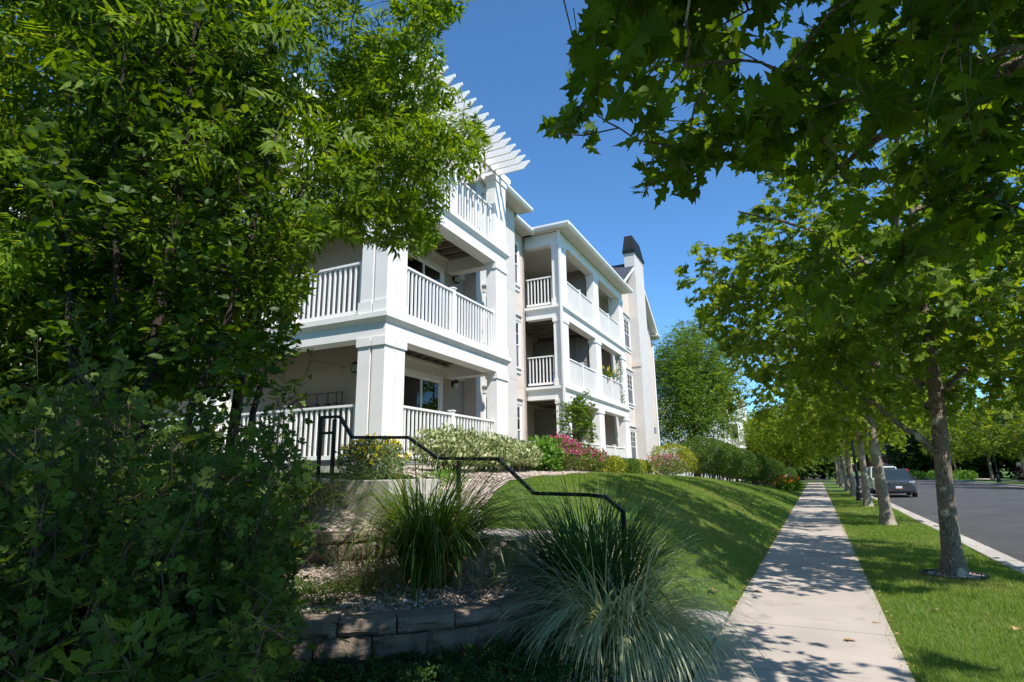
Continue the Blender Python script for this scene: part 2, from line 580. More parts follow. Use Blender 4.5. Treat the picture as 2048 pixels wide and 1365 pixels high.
M["blade"] = leafm("ornamental_grass_blade", (0.050, 0.110, 0.012), (0.115, 0.190, 0.024), 0.40, (1.6, 1.5, 0.5), 0.4, 0.4, (0.24, 0.23, 0.07))
M["blade_deep"] = leafm("deep_green_grass_blade", (0.022, 0.070, 0.022), (0.05, 0.115, 0.035), 0.35, (1.5, 1.6, 0.6), 0.4, 0.4)
M["blade_vari"] = leafm("striped_grass_blade", (0.15, 0.225, 0.07), (0.30, 0.36, 0.15), 0.40, (1.3, 1.25, 0.7), 0.6, 0.10, attr="stripe", acol=(0.78, 0.77, 0.56))
M["blade_fine"] = leafm("fine_grass_blade", (0.09, 0.12, 0.045), (0.20, 0.22, 0.10), 0.4, (1.3, 1.2, 0.7), 0.45, 0.35)
M["turf"] = leafm("turf_blade", (0.100, 0.180, 0.016), (0.205, 0.300, 0.045), 0.40, (1.5, 1.4, 0.5), 0.5, 0.25, (0.26, 0.27, 0.09), patch=((0.29, 0.29, 0.09), 0.55))
M["petal_yellow"] = leafm("yellow_petal", (0.78, 0.56, 0.01), (0.88, 0.70, 0.02), 0.3, (1.1, 1.1, 0.6), 0.6, 0.2)
M["petal_pink"] = leafm("pink_flower", (0.50, 0.07, 0.20), (0.70, 0.16, 0.32), 0.3, (1.1, 0.8, 0.9), 0.6, 0.2, (0.42, 0.20, 0.18))
M["petal_orange"] = leafm("orange_flower", (0.70, 0.10, 0.015), (0.80, 0.20, 0.03), 0.3, (1.1, 0.9, 0.6), 0.6, 0.2)
M["dead"] = leafm("dead_leaf", (0.30, 0.17, 0.08), (0.50, 0.34, 0.18), 0.2, (1, 1, 1), 0.8, 0.1)
M["stone"] = leafm("gravel_stone", (0.22, 0.17, 0.14), (0.50, 0.41, 0.35), 0.0, (1, 1, 1), 0.9, 0.2, (0.58, 0.52, 0.47))
M["mulch"] = surf("black_edging", (0.03, 0.028, 0.03), 0.8, 0.2, 12, 0.4, 40)
# ------------------------------------------------------------------ ground, walk, road
RNG = np.random.default_rng(7)
_Yk = np.array([4, 7, 15, 22, 28, 35, 45, 55, 70])
_Zk = np.array([1.45, 1.50, 1.50, 1.38, 1.26, 1.0, 0.55, 0.25, 0.04])


def hz(X, Y):
    """height of the ground left of the walk"""
    X = np.asarray(X, float)
    Y = np.asarray(Y, float)
    d = -1.02 - X
    t = np.clip(d / 3.9, 0, 1)
    top = np.interp(Y, _Yk, _Zk)
    z = top * (1 - (1 - t) ** 1.55)
    z = z + 0.0
    st = np.interp(-X, [1.03, 1.97, 2.31, 2.66, 3.12, 3.2, 4.2, 4.45, 4.92, 5.1, 5.6], [0.0, 0.0, 0.16, 0.34, 0.53, 0.78, 0.79, 0.95, 1.30, 1.46, 1.50])
    k = np.clip((Y - 7.25) / 1.3, 0, 1)
    k = k * k * (3 - 2 * k)
    z = np.where(d < 5.2, z * k + np.minimum(z, st) * (1 - k), z)
    return z + np.clip((d - 3.9) / 2.0, 0, 1) * 0.17 * np.clip(top / 1.4, 0, 1) + 0.0 * Y


def grid_obj(name, xs, ys, zf, mat, kind="structure"):
    Xg, Yg = np.meshgrid(xs, ys)
    Z = zf(Xg, Yg)
    V = np.stack([Xg, Yg, Z], -1).reshape(-1, 3)
    nx, ny = len(xs), len(ys)
    i = (np.arange(ny - 1)[:, None] * nx + np.arange(nx - 1)[None, :]).reshape(-1)
    Fc = np.stack([i, i + 1, i + nx + 1, i + nx], -1)
    o = mesh_np(name, V, Fc, np.full(len(Fc), 4), mat, None, smooth=True)
    return tag(o, kind=kind)


g = MB().add([(-900, -900, -0.28), (900, -900, -0.28), (900, 900, -0.28), (-900, 900, -0.28)], [(0, 1, 2, 3)]).build("ground", M["lawn"])
tag(g, kind="structure")
grid_obj("lawn_slope", np.concatenate([np.linspace(-1.03, -5.2, 26), np.linspace(-6, -40, 10)]), np.r_[7.25, np.linspace(7.4, 9, 9), np.linspace(9.6, 77, 104)], lambda X, Y: hz(X, Y) - 0.015, M["lawn"])
grid_obj("lawn_strip", np.linspace(0.48, 2.53, 8), np.linspace(-12, 77, 60), lambda X, Y: 0.02 * np.sin(Y * 0.8) * np.clip((X - 0.5) * 2, 0, 1) - 0.012 - 0.0 * X, M["lawn"])
grid_obj("near_bed_soil", np.linspace(-14, -1.03, 20), np.linspace(-10, 6.3, 20), lambda X, Y: -0.01 + 0.02 * np.clip(-1.3 - X, 0, 1), M["soil"])
# upper bed left of the stairs
grid_obj("upper_bed", np.linspace(-16, -6.0, 20), np.linspace(3.2, 7.27, 12), lambda X, Y: 1.40 + 0.15 * np.clip((-X - 5.6) / 2, 0, 1) - 0.5 * np.clip((4.6 - Y) / 1.5, 0, 1), M["gravelbed"])
far = MB()
far.box(15.36, 70, -12, 170, -0.3, 0.0)
far.box(-90, 2.5, 90, 170, -0.3, 0.02)
tag(far.build("far_lawn", M["lawn"]), kind="structure")

slabs = MB()
y = 5.4 - 1.5 * 10
while y < 77:
    slabs.box(-1.02, 0.475, y + 0.009, y + 1.491, -0.10, 0.012 + 0.003 * math.sin(y * 3.1))
    y += 1.5
tag(slabs.build("pavement", M["concrete"], bevel=0.010), kind="structure")
tag(MB().box(-1.01, 0.465, -9.6, 77, -0.12, -0.02).build("pavement_base", M["soil"]), kind="structure")
pad = MB()
pad.box(-1.95, -1.045, 6.05, 7.24, -0.1, 0.022)
tag(pad.build("landing_path", M["concrete_step"], bevel=0.012), kind="structure")
fp = MB()
fp.box(18.6, 20.1, -12, 170, -0.2, 0.015)
tag(fp.build("far_pavement", M["concrete"]), kind="structure")
road = MB()
xs = [3.12, 5, 7.8, 9.0, 10.2, 12.5, 14.8]
zs = [-0.135, -0.10, -0.06, -0.055, -0.06, -0.10, -0.135]
vs = []
for yy in (-15, 30, 170):
    vs += [(x, yy, z) for x, z in zip(xs, zs)]
n = len(xs)
road.add(vs, [(j * n + i, j * n + i + 1, (j + 1) * n + i + 1, (j + 1) * n + i) for j in (0, 1) for i in range(n - 1)])
road.add([(-120, 78.5, -0.139), (3.2, 78.5, -0.139), (3.2, 89, -0.139), (-120, 89, -0.139)], [(0, 1, 2, 3)])
tag(road.build("road", M["asphalt"]), kind="structure")
kb = MB()
for s, x0, x1, x2 in ((1, 2.52, 2.67, 3.12), (-1, 15.36, 15.2, 14.8)):
    y = -14.0
    while y < (75 if s > 0 else 165):
        kb.box(x0, x1, y + 0.004, y + 2.996, -0.25, 0.006)
        kb.hexa([(min(x1, x2), y + 0.004, -0.25), (max(x1, x2), y + 0.004, -0.25), (max(x1, x2), y + 2.996, -0.25), (min(x1, x2), y + 2.996, -0.25)],
                [(min(x1, x2), y + 0.004, -0.145 if s > 0 else -0.128), (max(x1, x2), y + 0.004, -0.128 if s > 0 else -0.145),
                 (max(x1, x2), y + 2.996, -0.128 if s > 0 else -0.145), (min(x1, x2), y + 2.996, -0.145 if s > 0 else -0.128)])
        y += 3.0
tag(kb.build("kerb", M["kerb"], bevel=0.02), kind="structure")

# gravel bed between lawn and building
gx = []
for yy in np.linspace(7.3, 31, 60):
    xe = np.interp(yy, [7.3, 9, 11, 13, 15, 17, 25, 31], [-4.35, -4.5, -4.75, -5.05, -5.45, -5.6, -5.6, -5.4]) + 0.06 * math.sin(yy * 2.3)
    for k in range(6):
        x = xe + (-7.2 - xe) * k / 5
        gx.append((x, yy, float(hz(x, yy)) + 0.012))
Fc = [(j * 6 + k, j * 6 + k + 1, (j + 1) * 6 + k + 1, (j + 1) * 6 + k) for j in range(59) for k in range(5)]
tag(mesh_np("gravel_bed_ground", gx, np.array(Fc)[:, ::-1], np.full(len(Fc), 4), M["gravelbed"]), kind="structure")

# ------------------------------------------------------------------ terraces: two curved block walls, gravel, steps, handrail
W1 = np.array([(-6.6, 2.7), (-5.4, 2.86), (-4.6, 3.12), (-3.84, 3.49), (-3.35, 3.80), (-2.98, 4.10), (-2.68, 4.45), (-2.44, 4.93), (-2.27, 5.5), (-2.20, 6.02)])
W2 = np.array([(-8.4, 4.25), (-7.0, 4.45), (-6.1, 4.75), (-5.5, 5.15), (-5.05, 5.6), (-4.72, 6.02)])


def resample(C, n=None, step=None):
    C = np.asarray(C, float)
    d = np.r_[0, np.cumsum(np.linalg.norm(np.diff(C, axis=0), axis=1))]
    s = np.linspace(0, d[-1], n) if n else np.arange(0, d[-1] + 1e-6, step)
    # smooth through a fine cubic-ish average
    P = np.stack([np.interp(s, d, C[:, k]) for k in range(C.shape[1])], -1)
    for _ in range(2):
        P[1:-1] = 0.25 * P[:-2] + 0.5 * P[1:-1] + 0.25 * P[2:]
    return P


def rough_block(p0, p1, z0, z1, depth, rng, mat, parent, name, round_top=0.0):
    """one split-face block between plan points p0 and p1, its rough face outward"""
    p0, p1 = np.asarray(p0), np.asarray(p1)
    d = p1 - p0
    ln = np.linalg.norm(d)
    d = d / ln
    out = np.array([d[1], -d[0]])
    nu, nv = 11, 7
    U = np.linspace(0.008, ln - 0.008, nu)
    Vv = np.linspace(z0 + 0.004, z1 - 0.004, nv)
    nz = rng.normal(0, 1, (nv, nu))
    k = np.pad(nz, 1, mode='edge')
    sm = (k[:-2, 1:-1] + k[2:, 1:-1] + k[1:-1, :-2] + k[1:-1, 2:] + 2 * nz) / 6
    eu = np.minimum(np.arange(nu), np.arange(nu)[::-1])[None, :]
    ev = np.minimum(np.arange(nv), np.arange(nv)[::-1])[:, None]
    edge = np.where((eu == 0) | (ev == 0), -0.032, np.where((eu == 1) | (ev == 1), -0.008, 0.004))
    off = edge + sm * 0.016
    V = []
    for j in range(nv):
        for i in range(nu):
            q = p0 + d * U[i] + out * off[j, i]
            V.append((q[0], q[1], Vv[j] + rng.normal(0, 0.002)))
    nf = len(V)
    Fq = [(j * nu + i, j * nu + i + 1, (j + 1) * nu + i + 1, (j + 1) * nu + i) for j in range(nv - 1) for i in range(nu - 1)]
    inn = p0 - out * depth
    inn1 = p1 - out * depth
    inn = inn + d * 0.03
    inn1 = inn1 - d * 0.03
    V += [(inn[0], inn[1], z0), (inn1[0], inn1[1], z0), (inn1[0], inn1[1], z1), (inn[0], inn[1], z1)]
    top = [(nv - 1) * nu + i for i in range(nu)]
    bot = [i for i in range(nu)]
    Fq.append(tuple(top + [nf + 2, nf + 3]))
    Fq.append(tuple(bot[::-1] + [nf, nf + 1]))
    Fq.append(tuple([j * nu for j in range(nv)][::-1] + [nf, nf + 3][::1])[::-1])
    Fq.append(tuple([j * nu + nu - 1 for j in range(nv)] + [nf + 2, nf + 1]))
    Fq.append((nf + 1, nf, nf + 3, nf + 2))
    mb = MB().add(V, Fq)
    return mb.build(name, mat, parent)


def block_wall(C, ztop, rows, label, rng):
    base = C[len(C) // 2]
    root = thing("retaining_wall", (0, 0, 0), label, "retaining wall")
    root.location = (base[0], base[1], 0)
    dm = resample(C, step=0.02)
    d = np.r_[0, np.cumsum(np.linalg.norm(np.diff(dm, axis=0), axis=1))]
    L = d[-1]

    def at(s):
        s = min(max(s, 0), L)
        return np.array([np.interp(s, d, dm[:, 0]), np.interp(s, d, dm[:, 1])]) - base
    capw = 0.47
    s = L
    while s > 0.1:
        ln = capw * rng.uniform(0.9, 1.08)
        rough_block(at(s - ln) + 0, at(s), ztop - 0.115, ztop + rng.uniform(-0.004, 0.004), 0.30, rng, M["capstone"], root, "cap_stone")
        s -= ln
    for r in range(rows):
        z1 = ztop - 0.118 - 0.2 * r
        s = L - (0.22 if r % 2 == 0 else 0)
        first = True
        while s > 0.1:
            ln = 0.455 * rng.uniform(0.96, 1.04)
            if first and r % 2 == 0:
                rough_block(at(L - 0.218) , at(L), z1 - 0.197, z1, 0.2, rng, M["block"], root, "stone_block")
            first = False
            e0, e1 = at(s - ln), at(s)
            dd = (e1 - e0) / (np.linalg.norm(e1 - e0) + 1e-9)
            o = -np.array([dd[1], -dd[0]]) * (-0.012 * (r - 0.6))
            rough_block(e0 + o, e1 + o, z1 - 0.197, z1, 0.25, rng, M["block"], root, "stone_block")
            s -= ln
    return root


block_wall(W1, 0.43, 2, "low curved wall of rough grey blocks below the gravel bed with the tall green grass", np.random.default_rng(3))
block_wall(W2, 0.88, 2, "short block wall higher up, behind the gravel bed and left of the steps", np.random.default_rng(4))


def strip(name, A, B, za, zb, mat, n=40, m=8, kind="structure", bump=0.012, seed=1):
    A, B = resample(A, n), resample(B, n)
    rg = np.random.default_rng(seed)
    V = []
    for i in range(n):
        for k in range(m):
            t = k / (m - 1)
            p = A[i] * (1 - t) + B[i] * t
            V.append((p[0], p[1], za + (zb - za) * t + rg.normal(0, bump)))
    Fq = np.array([(i * m + k, (i + 1) * m + k, (i + 1) * m + k + 1, i * m + k + 1) for i in range(n - 1) for k in range(m - 1)])
    return tag(mesh_np(name, V, Fq, np.full(len(Fq), 4), mat, None, smooth=True), kind=kind), A, B


W1in = W1 + np.array([-0.14, 0.14])
W2in = W2 + np.array([-0.14, 0.14])
W2out = W2 + np.array([0.02, -0.02])
strip("lower_terrace_ground", W1in, W2out, 0.375, 0.50, M["gravelbed"])
strip("upper_terrace_ground", W2in, np.array([(-9.6, 5.2), (-8.2, 5.5), (-7.2, 5.7), (-6.4, 6.04)]), 0.82, 1.42, M["gravelbed"])


def stones(name, pts, size, rng, mat=None):
    """loose stones as one mass"""
    base = np.array([(1, 0, 0), (-1, 0, 0), (0, 1, 0), (0, -1, 0), (0, 0, 1), (0, 0, -1), (.6, .6, .55), (-.6, .6, .5), (-.6, -.6, .55), (.6, -.6, .5)], float)
    tri = np.array([(4, 6, 7), (4, 7, 8), (4, 8, 9), (4, 9, 6), (0, 6, 9), (2, 7, 6), (1, 8, 7), (3, 9, 8), (0, 2, 6), (2, 1, 7), (1, 3, 8), (3, 0, 9), (5, 2, 0), (5, 1, 2), (5, 3, 1), (5, 0, 3)])
    n = len(pts)
    s = size * np.exp(rng.normal(0, 0.32, (n, 1, 1)))
    V = base[None] * s * np.array([1.0, 0.75, 0.55]) * rng.uniform(0.7, 1.25, (n, len(base), 1))
    a = rng.uniform(0, 6.28, n)
    ca, sa = np.cos(a)[:, None], np.sin(a)[:, None]
    b = rng.normal(0, 0.4, n)
    cb, sb = np.cos(b)[:, None], np.sin(b)[:, None]
    y, z = V[..., 1] * cb - V[..., 2] * sb, V[..., 1] * sb + V[..., 2] * cb
    x = V[..., 0]
    V = np.stack([x * ca - y * sa, x * sa + y * ca, z], -1) + np.asarray(pts)[:, None]
    Fq = (tri[None] + (np.arange(n) * len(base))[:, None, None]).reshape(-1, 3)
    o = mesh_np(name, V.reshape(-1, 3), Fq, np.full(len(Fq), 3), mat or M["stone"])
    return tag(o, kind="stuff")


rg = np.random.default_rng(11)
A_, B_ = resample(W1in, 60), resample(W2out, 60)
u = rg.uniform(18, 58.9, 5200)
t = rg.uniform(0, 1, 5200) ** 1.15
i0 = u.astype(int)
fr = (u - i0)[:, None]
Pa = A_[i0] * (1 - fr) + A_[i0 + 1] * fr
Pb = B_[i0] * (1 - fr) + B_[i0 + 1] * fr
P = Pa * (1 - t)[:, None] + Pb * t[:, None]
o = stones("planter_gravel", np.c_[P, 0.385 + 0.125 * t + rg.uniform(0, 0.012, 5200)], 0.019, rg)
tag(o, "pale pinkish gravel spread over the lower planting bed", "gravel")
n = 3600
x = rg.uniform(-2.6, -1.06, n)
yv = rg.uniform(3.6, 6.0, n)
o = stones("walk_edge_gravel", np.c_[x, yv, rg.uniform(0.005, 0.02, n)], 0.018, rg)
tag(o, "loose gravel in the bed beside the walk below the striped grass", "gravel")
n = 7000
yv = rg.uniform(7.4, 14.5, n)
x = rg.uniform(-6.9, np.interp(yv, [7.3, 9, 11, 13, 15], [-4.4, -4.55, -4.8, -5.1, -5.5]))
o = stones("shrub_bed_gravel", np.c_[x, yv, hz(x, yv) + 0.02], 0.024, rg)
tag(o, "pale gravel around the cream edged shrubs by the building", "gravel")
tag(MB().box(-1.0, -0.6, -0.05, 0, 0, 0).build("x", M["soil"]), kind="structure") if False else None

# concrete steps climbing away from the walk
risers = [(-1.97, 0.19), (-2.31, 0.375), (-2.66, 0.56), (-3.12, 0.82), (-4.22, 0.98), (-4.45, 1.14), (-4.66, 1.32), (-4.92, 1.49)]
root = thing("concrete_steps", (-1.97, 6.1, 0), "grey concrete steps with two flights climbing from the walk beside the block walls", "steps")
prev = -0.1
for k, (xa, zt) in enumerate(risers):
    xe = risers[k + 1][0] if k + 1 < len(risers) else -6.0
    st = MB()
    st.box(xa + 1.97, xe + 1.97 + (-0.0), 0.0, 1.15, prev - 0.02 if k else -0.1, zt)
    st.build("step", M["concrete_step"], root, bevel=0.014)
    prev = 0.0
hr = thing("stair_handrail", (-3.9, 6.2, 0.8), "black square tube handrail stepping down beside the concrete steps", "handrail")
HRP = [(-1.86, 1.13), (-2.06, 1.29), (-2.24, 1.31), (-2.91, 1.325), (-3.37, 1.72), (-4.24, 1.75), (-4.71, 2.03), (-5.68, 2.07), (-5.92, 2.37), (-6.28, 2.38)]
mb = MB()


def bar(mb, p, q, h=0.02, w=0.02):
    """square bar between two points of the rail's plane (x, z)"""
    (x0, z0), (x1, z1) = p, q
    dx, dz = x1 - x0, z1 - z0
    L = math.hypot(dx, dz)
    nx, nz = -dz / L * h, dx / L * h
    x0, z0, x1, z1 = x0 + 3.9, z0 - 0.8, x1 + 3.9, z1 - 0.8
    mb.prism([(x0 + nx, z0 + nz), (x1 + nx, z1 + nz), (x1 - nx, z1 - nz), (x0 - nx, z0 - nz)], 1, -w, w)


for p, q in zip(HRP[:-1], HRP[1:]):
    dx, dz = q[0] - p[0], q[1] - p[1]
    L = math.hypot(dx, dz)
    e = 0.007
    bar(mb, (p[0] - dx / L * e, p[1] - dz / L * e), (q[0] + dx / L * e, q[1] + dz / L * e))
mb.build("rail", M["black"], hr)
for x, zt, zb in ((-1.87, 1.14, 0.0), (-3.93, 1.73, 0.82), (-6.02, 2.36, 1.45), (-6.28, 2.38, 1.45)):
    pm = MB()
    pm.box(x + 3.9 - 0.021, x + 3.9 + 0.021, -0.021, 0.021, zb - 0.8, zt - 0.8 - 0.02)
    pm.build("post", M["black"], hr)
mb = MB()
bar(mb, (-6.02 - 0.021, 2.15), (-6.28 + 0.021, 2.15), 0.018, 0.018)
mb.build("cross_bar", M["black"], hr)
# ------------------------------------------------------------------ the apartment building (frame: x = out to the street, y = along it)
OB = np.array([-6.77, 8.57, 1.70])
cb, sb = math.cos(BANG), math.sin(BANG)
bl = thing("apartment_building", (OB[0] * cb - OB[1] * sb, OB[0] * sb + OB[1] * cb, OB[2]),
           "three storey white trimmed apartment building with stacked balconies and a tall stucco chimney", "apartment building", rz=BANG)


class BB(MB):
    """a solid given in building coordinates"""
    def build(self, name, mat, parent=None, **k):
        off = OB if parent is None or parent is bl else OB
        self.v = [(p[0] - off[0], p[1] - off[1], p[2] - off[2]) for p in self.v]
        return super().build(name, mat, parent or bl, **k)


AC = -6.77            # front plane of the near balcony's columns
FL = [1.76, 4.63, 7.66]
FH = [4.14, 7.17]     # underside of the beams
DW, MW, PW, WW, GW = -8.40, -8.00, -8.65, -7.20, -7.95   # door wall, main wall, pink wall, wing front, gable wall
EAVE = 10.55


def column(front, b0, z0, z1, w=0.64, base=0.24, cap=0.17, mat="white", corner=False):
    """boxed column of square boards with a groove between them (a third board turns the corner), base and cap boards"""
    c = BB()
    g = 0.055
    s = (w - g) / 2
    spots = [(0, 0), (0, 1)] + ([(1, 0)] if corner else [])
    c.box(front - s + 0.04, front - 0.04, b0 + 0.05, b0 + w - 0.05, z0, z1)
    if corner:
        c.box(front - w + 0.05, front - s + 0.04, b0 + 0.04, b0 + s - 0.04, z0, z1)
    for i, j in spots:
        x1, y0 = front - i * (s + g), b0 + j * (s + g)
        x0 = x1 - s
        c.box(x0, x1, y0, y0 + s, z0 + base, z1 - cap)
        ex0 = x0 - (0.03 if (i == 1 or not corner or j == 1) else 0.0)
        ex1 = x1 + (0.03 if i == 0 else 0.012)
        ey0 = y0 - (0.03 if j == 0 else 0.012)
        ey1 = y0 + s + (0.03 if (j == 1 or i == 1) else 0.012)
        if corner and i == 0 and j == 0:
            ex0 = x0 - 0.012
        c.box(ex0, ex1, ey0, ey1, z0, z0 + base)
        c.box(ex0, ex1, ey0, ey1, z1 - cap, z1)
    return c.build("column", M[mat])


def railing(axis, fixed, lo, hi, zd, zt, posts=(), pitch=0.137, phase=0.07):
    """balcony railing along 'b' (axis 1) or along 'a' (axis 0)"""
    r = BB()

    def bx(l0, l1, w, z0, z1):
        if axis == 1:
            r.box(fixed - w / 2, fixed + w / 2, l0, l1, z0, z1)
        else:
            r.box(l0, l1, fixed - w / 2, fixed + w / 2, z0, z1)
    bx(lo, hi, 0.085, zt - 0.045, zt)
    bx(lo, hi, 0.05, zd + 0.045, zd + 0.125)
    x = lo + phase
    while x < hi - 0.03:
        if all(abs(x - p) > 0.085 for p in posts):
            bx(x - 0.0185, x + 0.0185, 0.036, zd + 0.125, zt - 0.045)
        x += pitch
    o = r.build("railing", M["white"])
    for p in posts:
        r = BB()
        bx(p - 0.052, p + 0.052, 0.104, zd, zt + 0.05)
        bx(p - 0.07, p + 0.07, 0.14, zt + 0.05, zt + 0.075)
        r.build("post", M["white"], o)
    return o


def cornice(pts, z, proud=0.09, mat="white", h=0.095):
    """board with a sloping moulding under it, along straight runs: (axis, face, lo, hi, sign)"""
    for axis, face, lo, hi, sg, mlo, mhi in pts:
        c = BB()
        x1 = face + sg * proud
        prof = [(face - sg * 0.02, z - 0.085), (face + sg * 0.012, z - 0.085), (x1 - sg * 0.012, z - 0.004), (x1 - sg * 0.012, z), (x1, z), (x1, z + h), (face - sg * 0.02, z + h)]
        if axis == 1:
            P0 = [(p[0], lo + (mlo * abs(p[0] - face) if (p[0] - face) * sg > 0 else 0), p[1]) for p in prof]
            P1 = [(p[0], hi + (mhi * abs(p[0] - face) if (p[0] - face) * sg > 0 else 0), p[1]) for p in prof]
        else:
            P0 = [(lo + (mlo * abs(p[0] - face) if (p[0] - face) * sg > 0 else 0), p[0], p[1]) for p in prof]
            P1 = [(hi + (mhi * abs(p[0] - face) if (p[0] - face) * sg > 0 else 0), p[0], p[1]) for p in prof]
        n = len(prof)
        c.add(P0 + P1, [tuple(range(n)), tuple(range(n, 2 * n))[::-1]] + [(i, n + i, n + (i + 1) % n, (i + 1) % n) for i in range(n)])
        c.build("cornice", M[mat])


def window(face, b0, b1, z0, z1, grid=(2, 3), blind=True, lower="screen", header=True, axis=1, sg=1):
    """double-hung window set in a wall that faces the street; frame, sashes, glass, blind"""
    fr = BB()
    d = 0.05
    for (l0, l1, q0, q1) in ((b0 - 0.10, b0, z0, z1), (b1, b1 + 0.10, z0, z1), (b0 - 0.10, b1 + 0.10, z1, z1 + 0.06)):
        fr.box(face - 0.06, face + d, l0, l1, q0, q1)
    fo = fr.build("window", M["white"])
    s = BB()
    s.box(face - 0.02, face + 0.11, b0 - 0.14, b1 + 0.14, z0 - 0.05, z0)
    s.box(face - 0.02, face + d, b0 - 0.10, b1 + 0.10, z0 - 0.20, z0 - 0.052)
    s.build("sill", M["white"], fo)
    if header:
        h = BB()
        h.box(face - 0.02, face + d + 0.02, b0 - 0.12, b1 + 0.12, z1 + 0.062, z1 + 0.24)
        h.box(face - 0.02, face + 0.13, b0 - 0.16, b1 + 0.16, z1 + 0.242, z1 + 0.29)
        h.build("header", M["stucco_grey"], fo)
    sa = BB()
    zm = (z0 + z1) / 2
    t = 0.035
    for q0, q1, xo in ((z0, zm + 0.02, -0.012), (zm - 0.02, z1, 0.012)):
        x0, x1 = face - 0.005 + xo, face + 0.022 + xo
        sa.box(x0, x1, b0, b0 + t, q0, q1)
        sa.box(x0, x1, b1 - t, b1, q0, q1)
        sa.box(x0, x1, b0 + t, b1 - t, q0, q0 + t)
        sa.box(x0, x1, b0 + t, b1 - t, q1 - t, q1)
    for k in range(1, grid[0]):
        bb = b0 + (b1 - b0) * k / grid[0]
        sa.box(face + 0.012, face + 0.025, bb - 0.009, bb + 0.009, zm + 0.015, z1 - t)
    for k in range(1, grid[1]):
        q = zm + (z1 - zm) * k / grid[1]
        sa.box(face + 0.014, face + 0.027, b0 + t, b1 - t, q - 0.009, q + 0.009)
    sa.build("sash", M["white"], fo)
    gl = BB()
    gl.box(face + 0.004, face + 0.009, b0 + t, b1 - t, z0 + t, z1 - t)
    gl.build("glass_pane", M["glass"], fo)
    bk = BB()
    bk.box(face - 0.15, face - 0.14, b0, b1, z0, z1)
    for (l0, l1) in ((b0 - 0.01, b0), (b1, b1 + 0.01)):
        bk.box(face - 0.15, face - 0.061, l0, l1, z0, z1)
    bk.build("dark_interior", M["dark"], fo)
    if blind:
        bl_ = BB()
        zz = zm + 0.0
        while zz < z1 - 0.03:
            bl_.add([(face - 0.075, b0, zz + 0.030), (face - 0.045, b0, zz), (face - 0.045, b1, zz), (face - 0.075, b1, zz + 0.030)], [(0, 1, 2, 3)])
            zz += 0.043
        bl_.build("blind", M["blind"], fo)
    if lower == "screen":
        sc = BB()
        sc.box(face + 0.010, face + 0.013, b0 + t, b1 - t, z0 + t, zm - 0.02)
        sc.build("insect_screen", M["screen"], fo)
    return fo


def wall_with_holes(face, b0, b1, z0, z1, holes, mat, thick=0.25, name="wall"):
    """street-facing wall with window openings cut through"""
    w = BB()
    bs = sorted({b0, b1} | {h[0] for h in holes} | {h[1] for h in holes})
    for l0, l1 in zip(bs[:-1], bs[1:]):
        hs = sorted([(h[2], h[3]) for h in holes if h[0] <= l0 + 1e-6 and h[1] >= l1 - 1e-6])
        zz = z0
        for q0, q1 in hs:
            if q0 > zz:
                w.box(face - thick, face, l0, l1, zz, q0)
            zz = q1
        if zz < z1:
            w.box(face - thick, face, l0, l1, zz, z1)
    return w.build(name, M[mat])


def joint(face, b0, b1, z):
    j = BB()
    j.box(face - 0.01, face + 0.002, b0, b1, z - 0.006, z + 0.006)
    j.build("stucco_joint", M["stucco_tan"])


# walls ---------------------------------------------------------------
wz = [(2.05, 3.72), (5.05, 6.83), (8.30, 9.95)]
MWIN = [(14.80, 15.75, 2.35, 3.78), (14.80, 15.75, 5.38, 6.86), (14.80, 15.75, 8.42, 9.90)]
wall_with_holes(MW, 14.30, 17.05, 0.6, EAVE, MWIN, "stucco_grey")
for h in MWIN:
    window(MW, *h, grid=(1, 1))
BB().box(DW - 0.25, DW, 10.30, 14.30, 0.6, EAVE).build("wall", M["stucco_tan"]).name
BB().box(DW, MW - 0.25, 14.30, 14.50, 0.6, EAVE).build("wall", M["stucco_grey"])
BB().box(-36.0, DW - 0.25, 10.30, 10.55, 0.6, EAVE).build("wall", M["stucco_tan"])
PWIN = [(17.75, 18.62, 2.20, 3.86), (17.75, 18.62, 5.25, 6.92), (17.75, 18.62, 8.36, 10.0)]
wall_with_holes(PW, 17.05, 19.25, 0.6, EAVE, PWIN, "stucco_pink")
for h in PWIN:
    window(PW, *h, grid=(1, 2))
BB().box(PW, MW - 0.25, 16.85, 17.05, 0.6, EAVE).build("wall", M["stucco_pink"])
for zz in (4.55, 7.60):
    joint(MW, 14.3, 17.05, zz)
    joint(PW, 17.05, 19.25, zz)
GWIN = [(31.20, 32.35, 2.05, 3.70), (31.20, 32.35, 5.22, 6.86), (31.20, 32.35, 8.40, 10.05)]
wall_with_holes(GW, 28.30, 38.6, 0.3, EAVE, GWIN, "stucco_pink")
for h in GWIN:
    window(GW, *h, grid=(2, 3), lower="screen")
gb = BB()
gb.prism([(28.30, EAVE), (38.6, EAVE), (33.45, 14.0)], 0, GW - 0.25, GW)
gb.build("gable_wall", M["stucco_pink"])
for zz in (4.48, 7.55, 10.5):
    joint(GW, 28.3, 32.5, zz)
    joint(GW, 34.9, 38.6, zz)
BB().box(-20, GW - 0.25, 38.4, 38.6, 0.3, EAVE).build("wall", M["stucco_grey"])

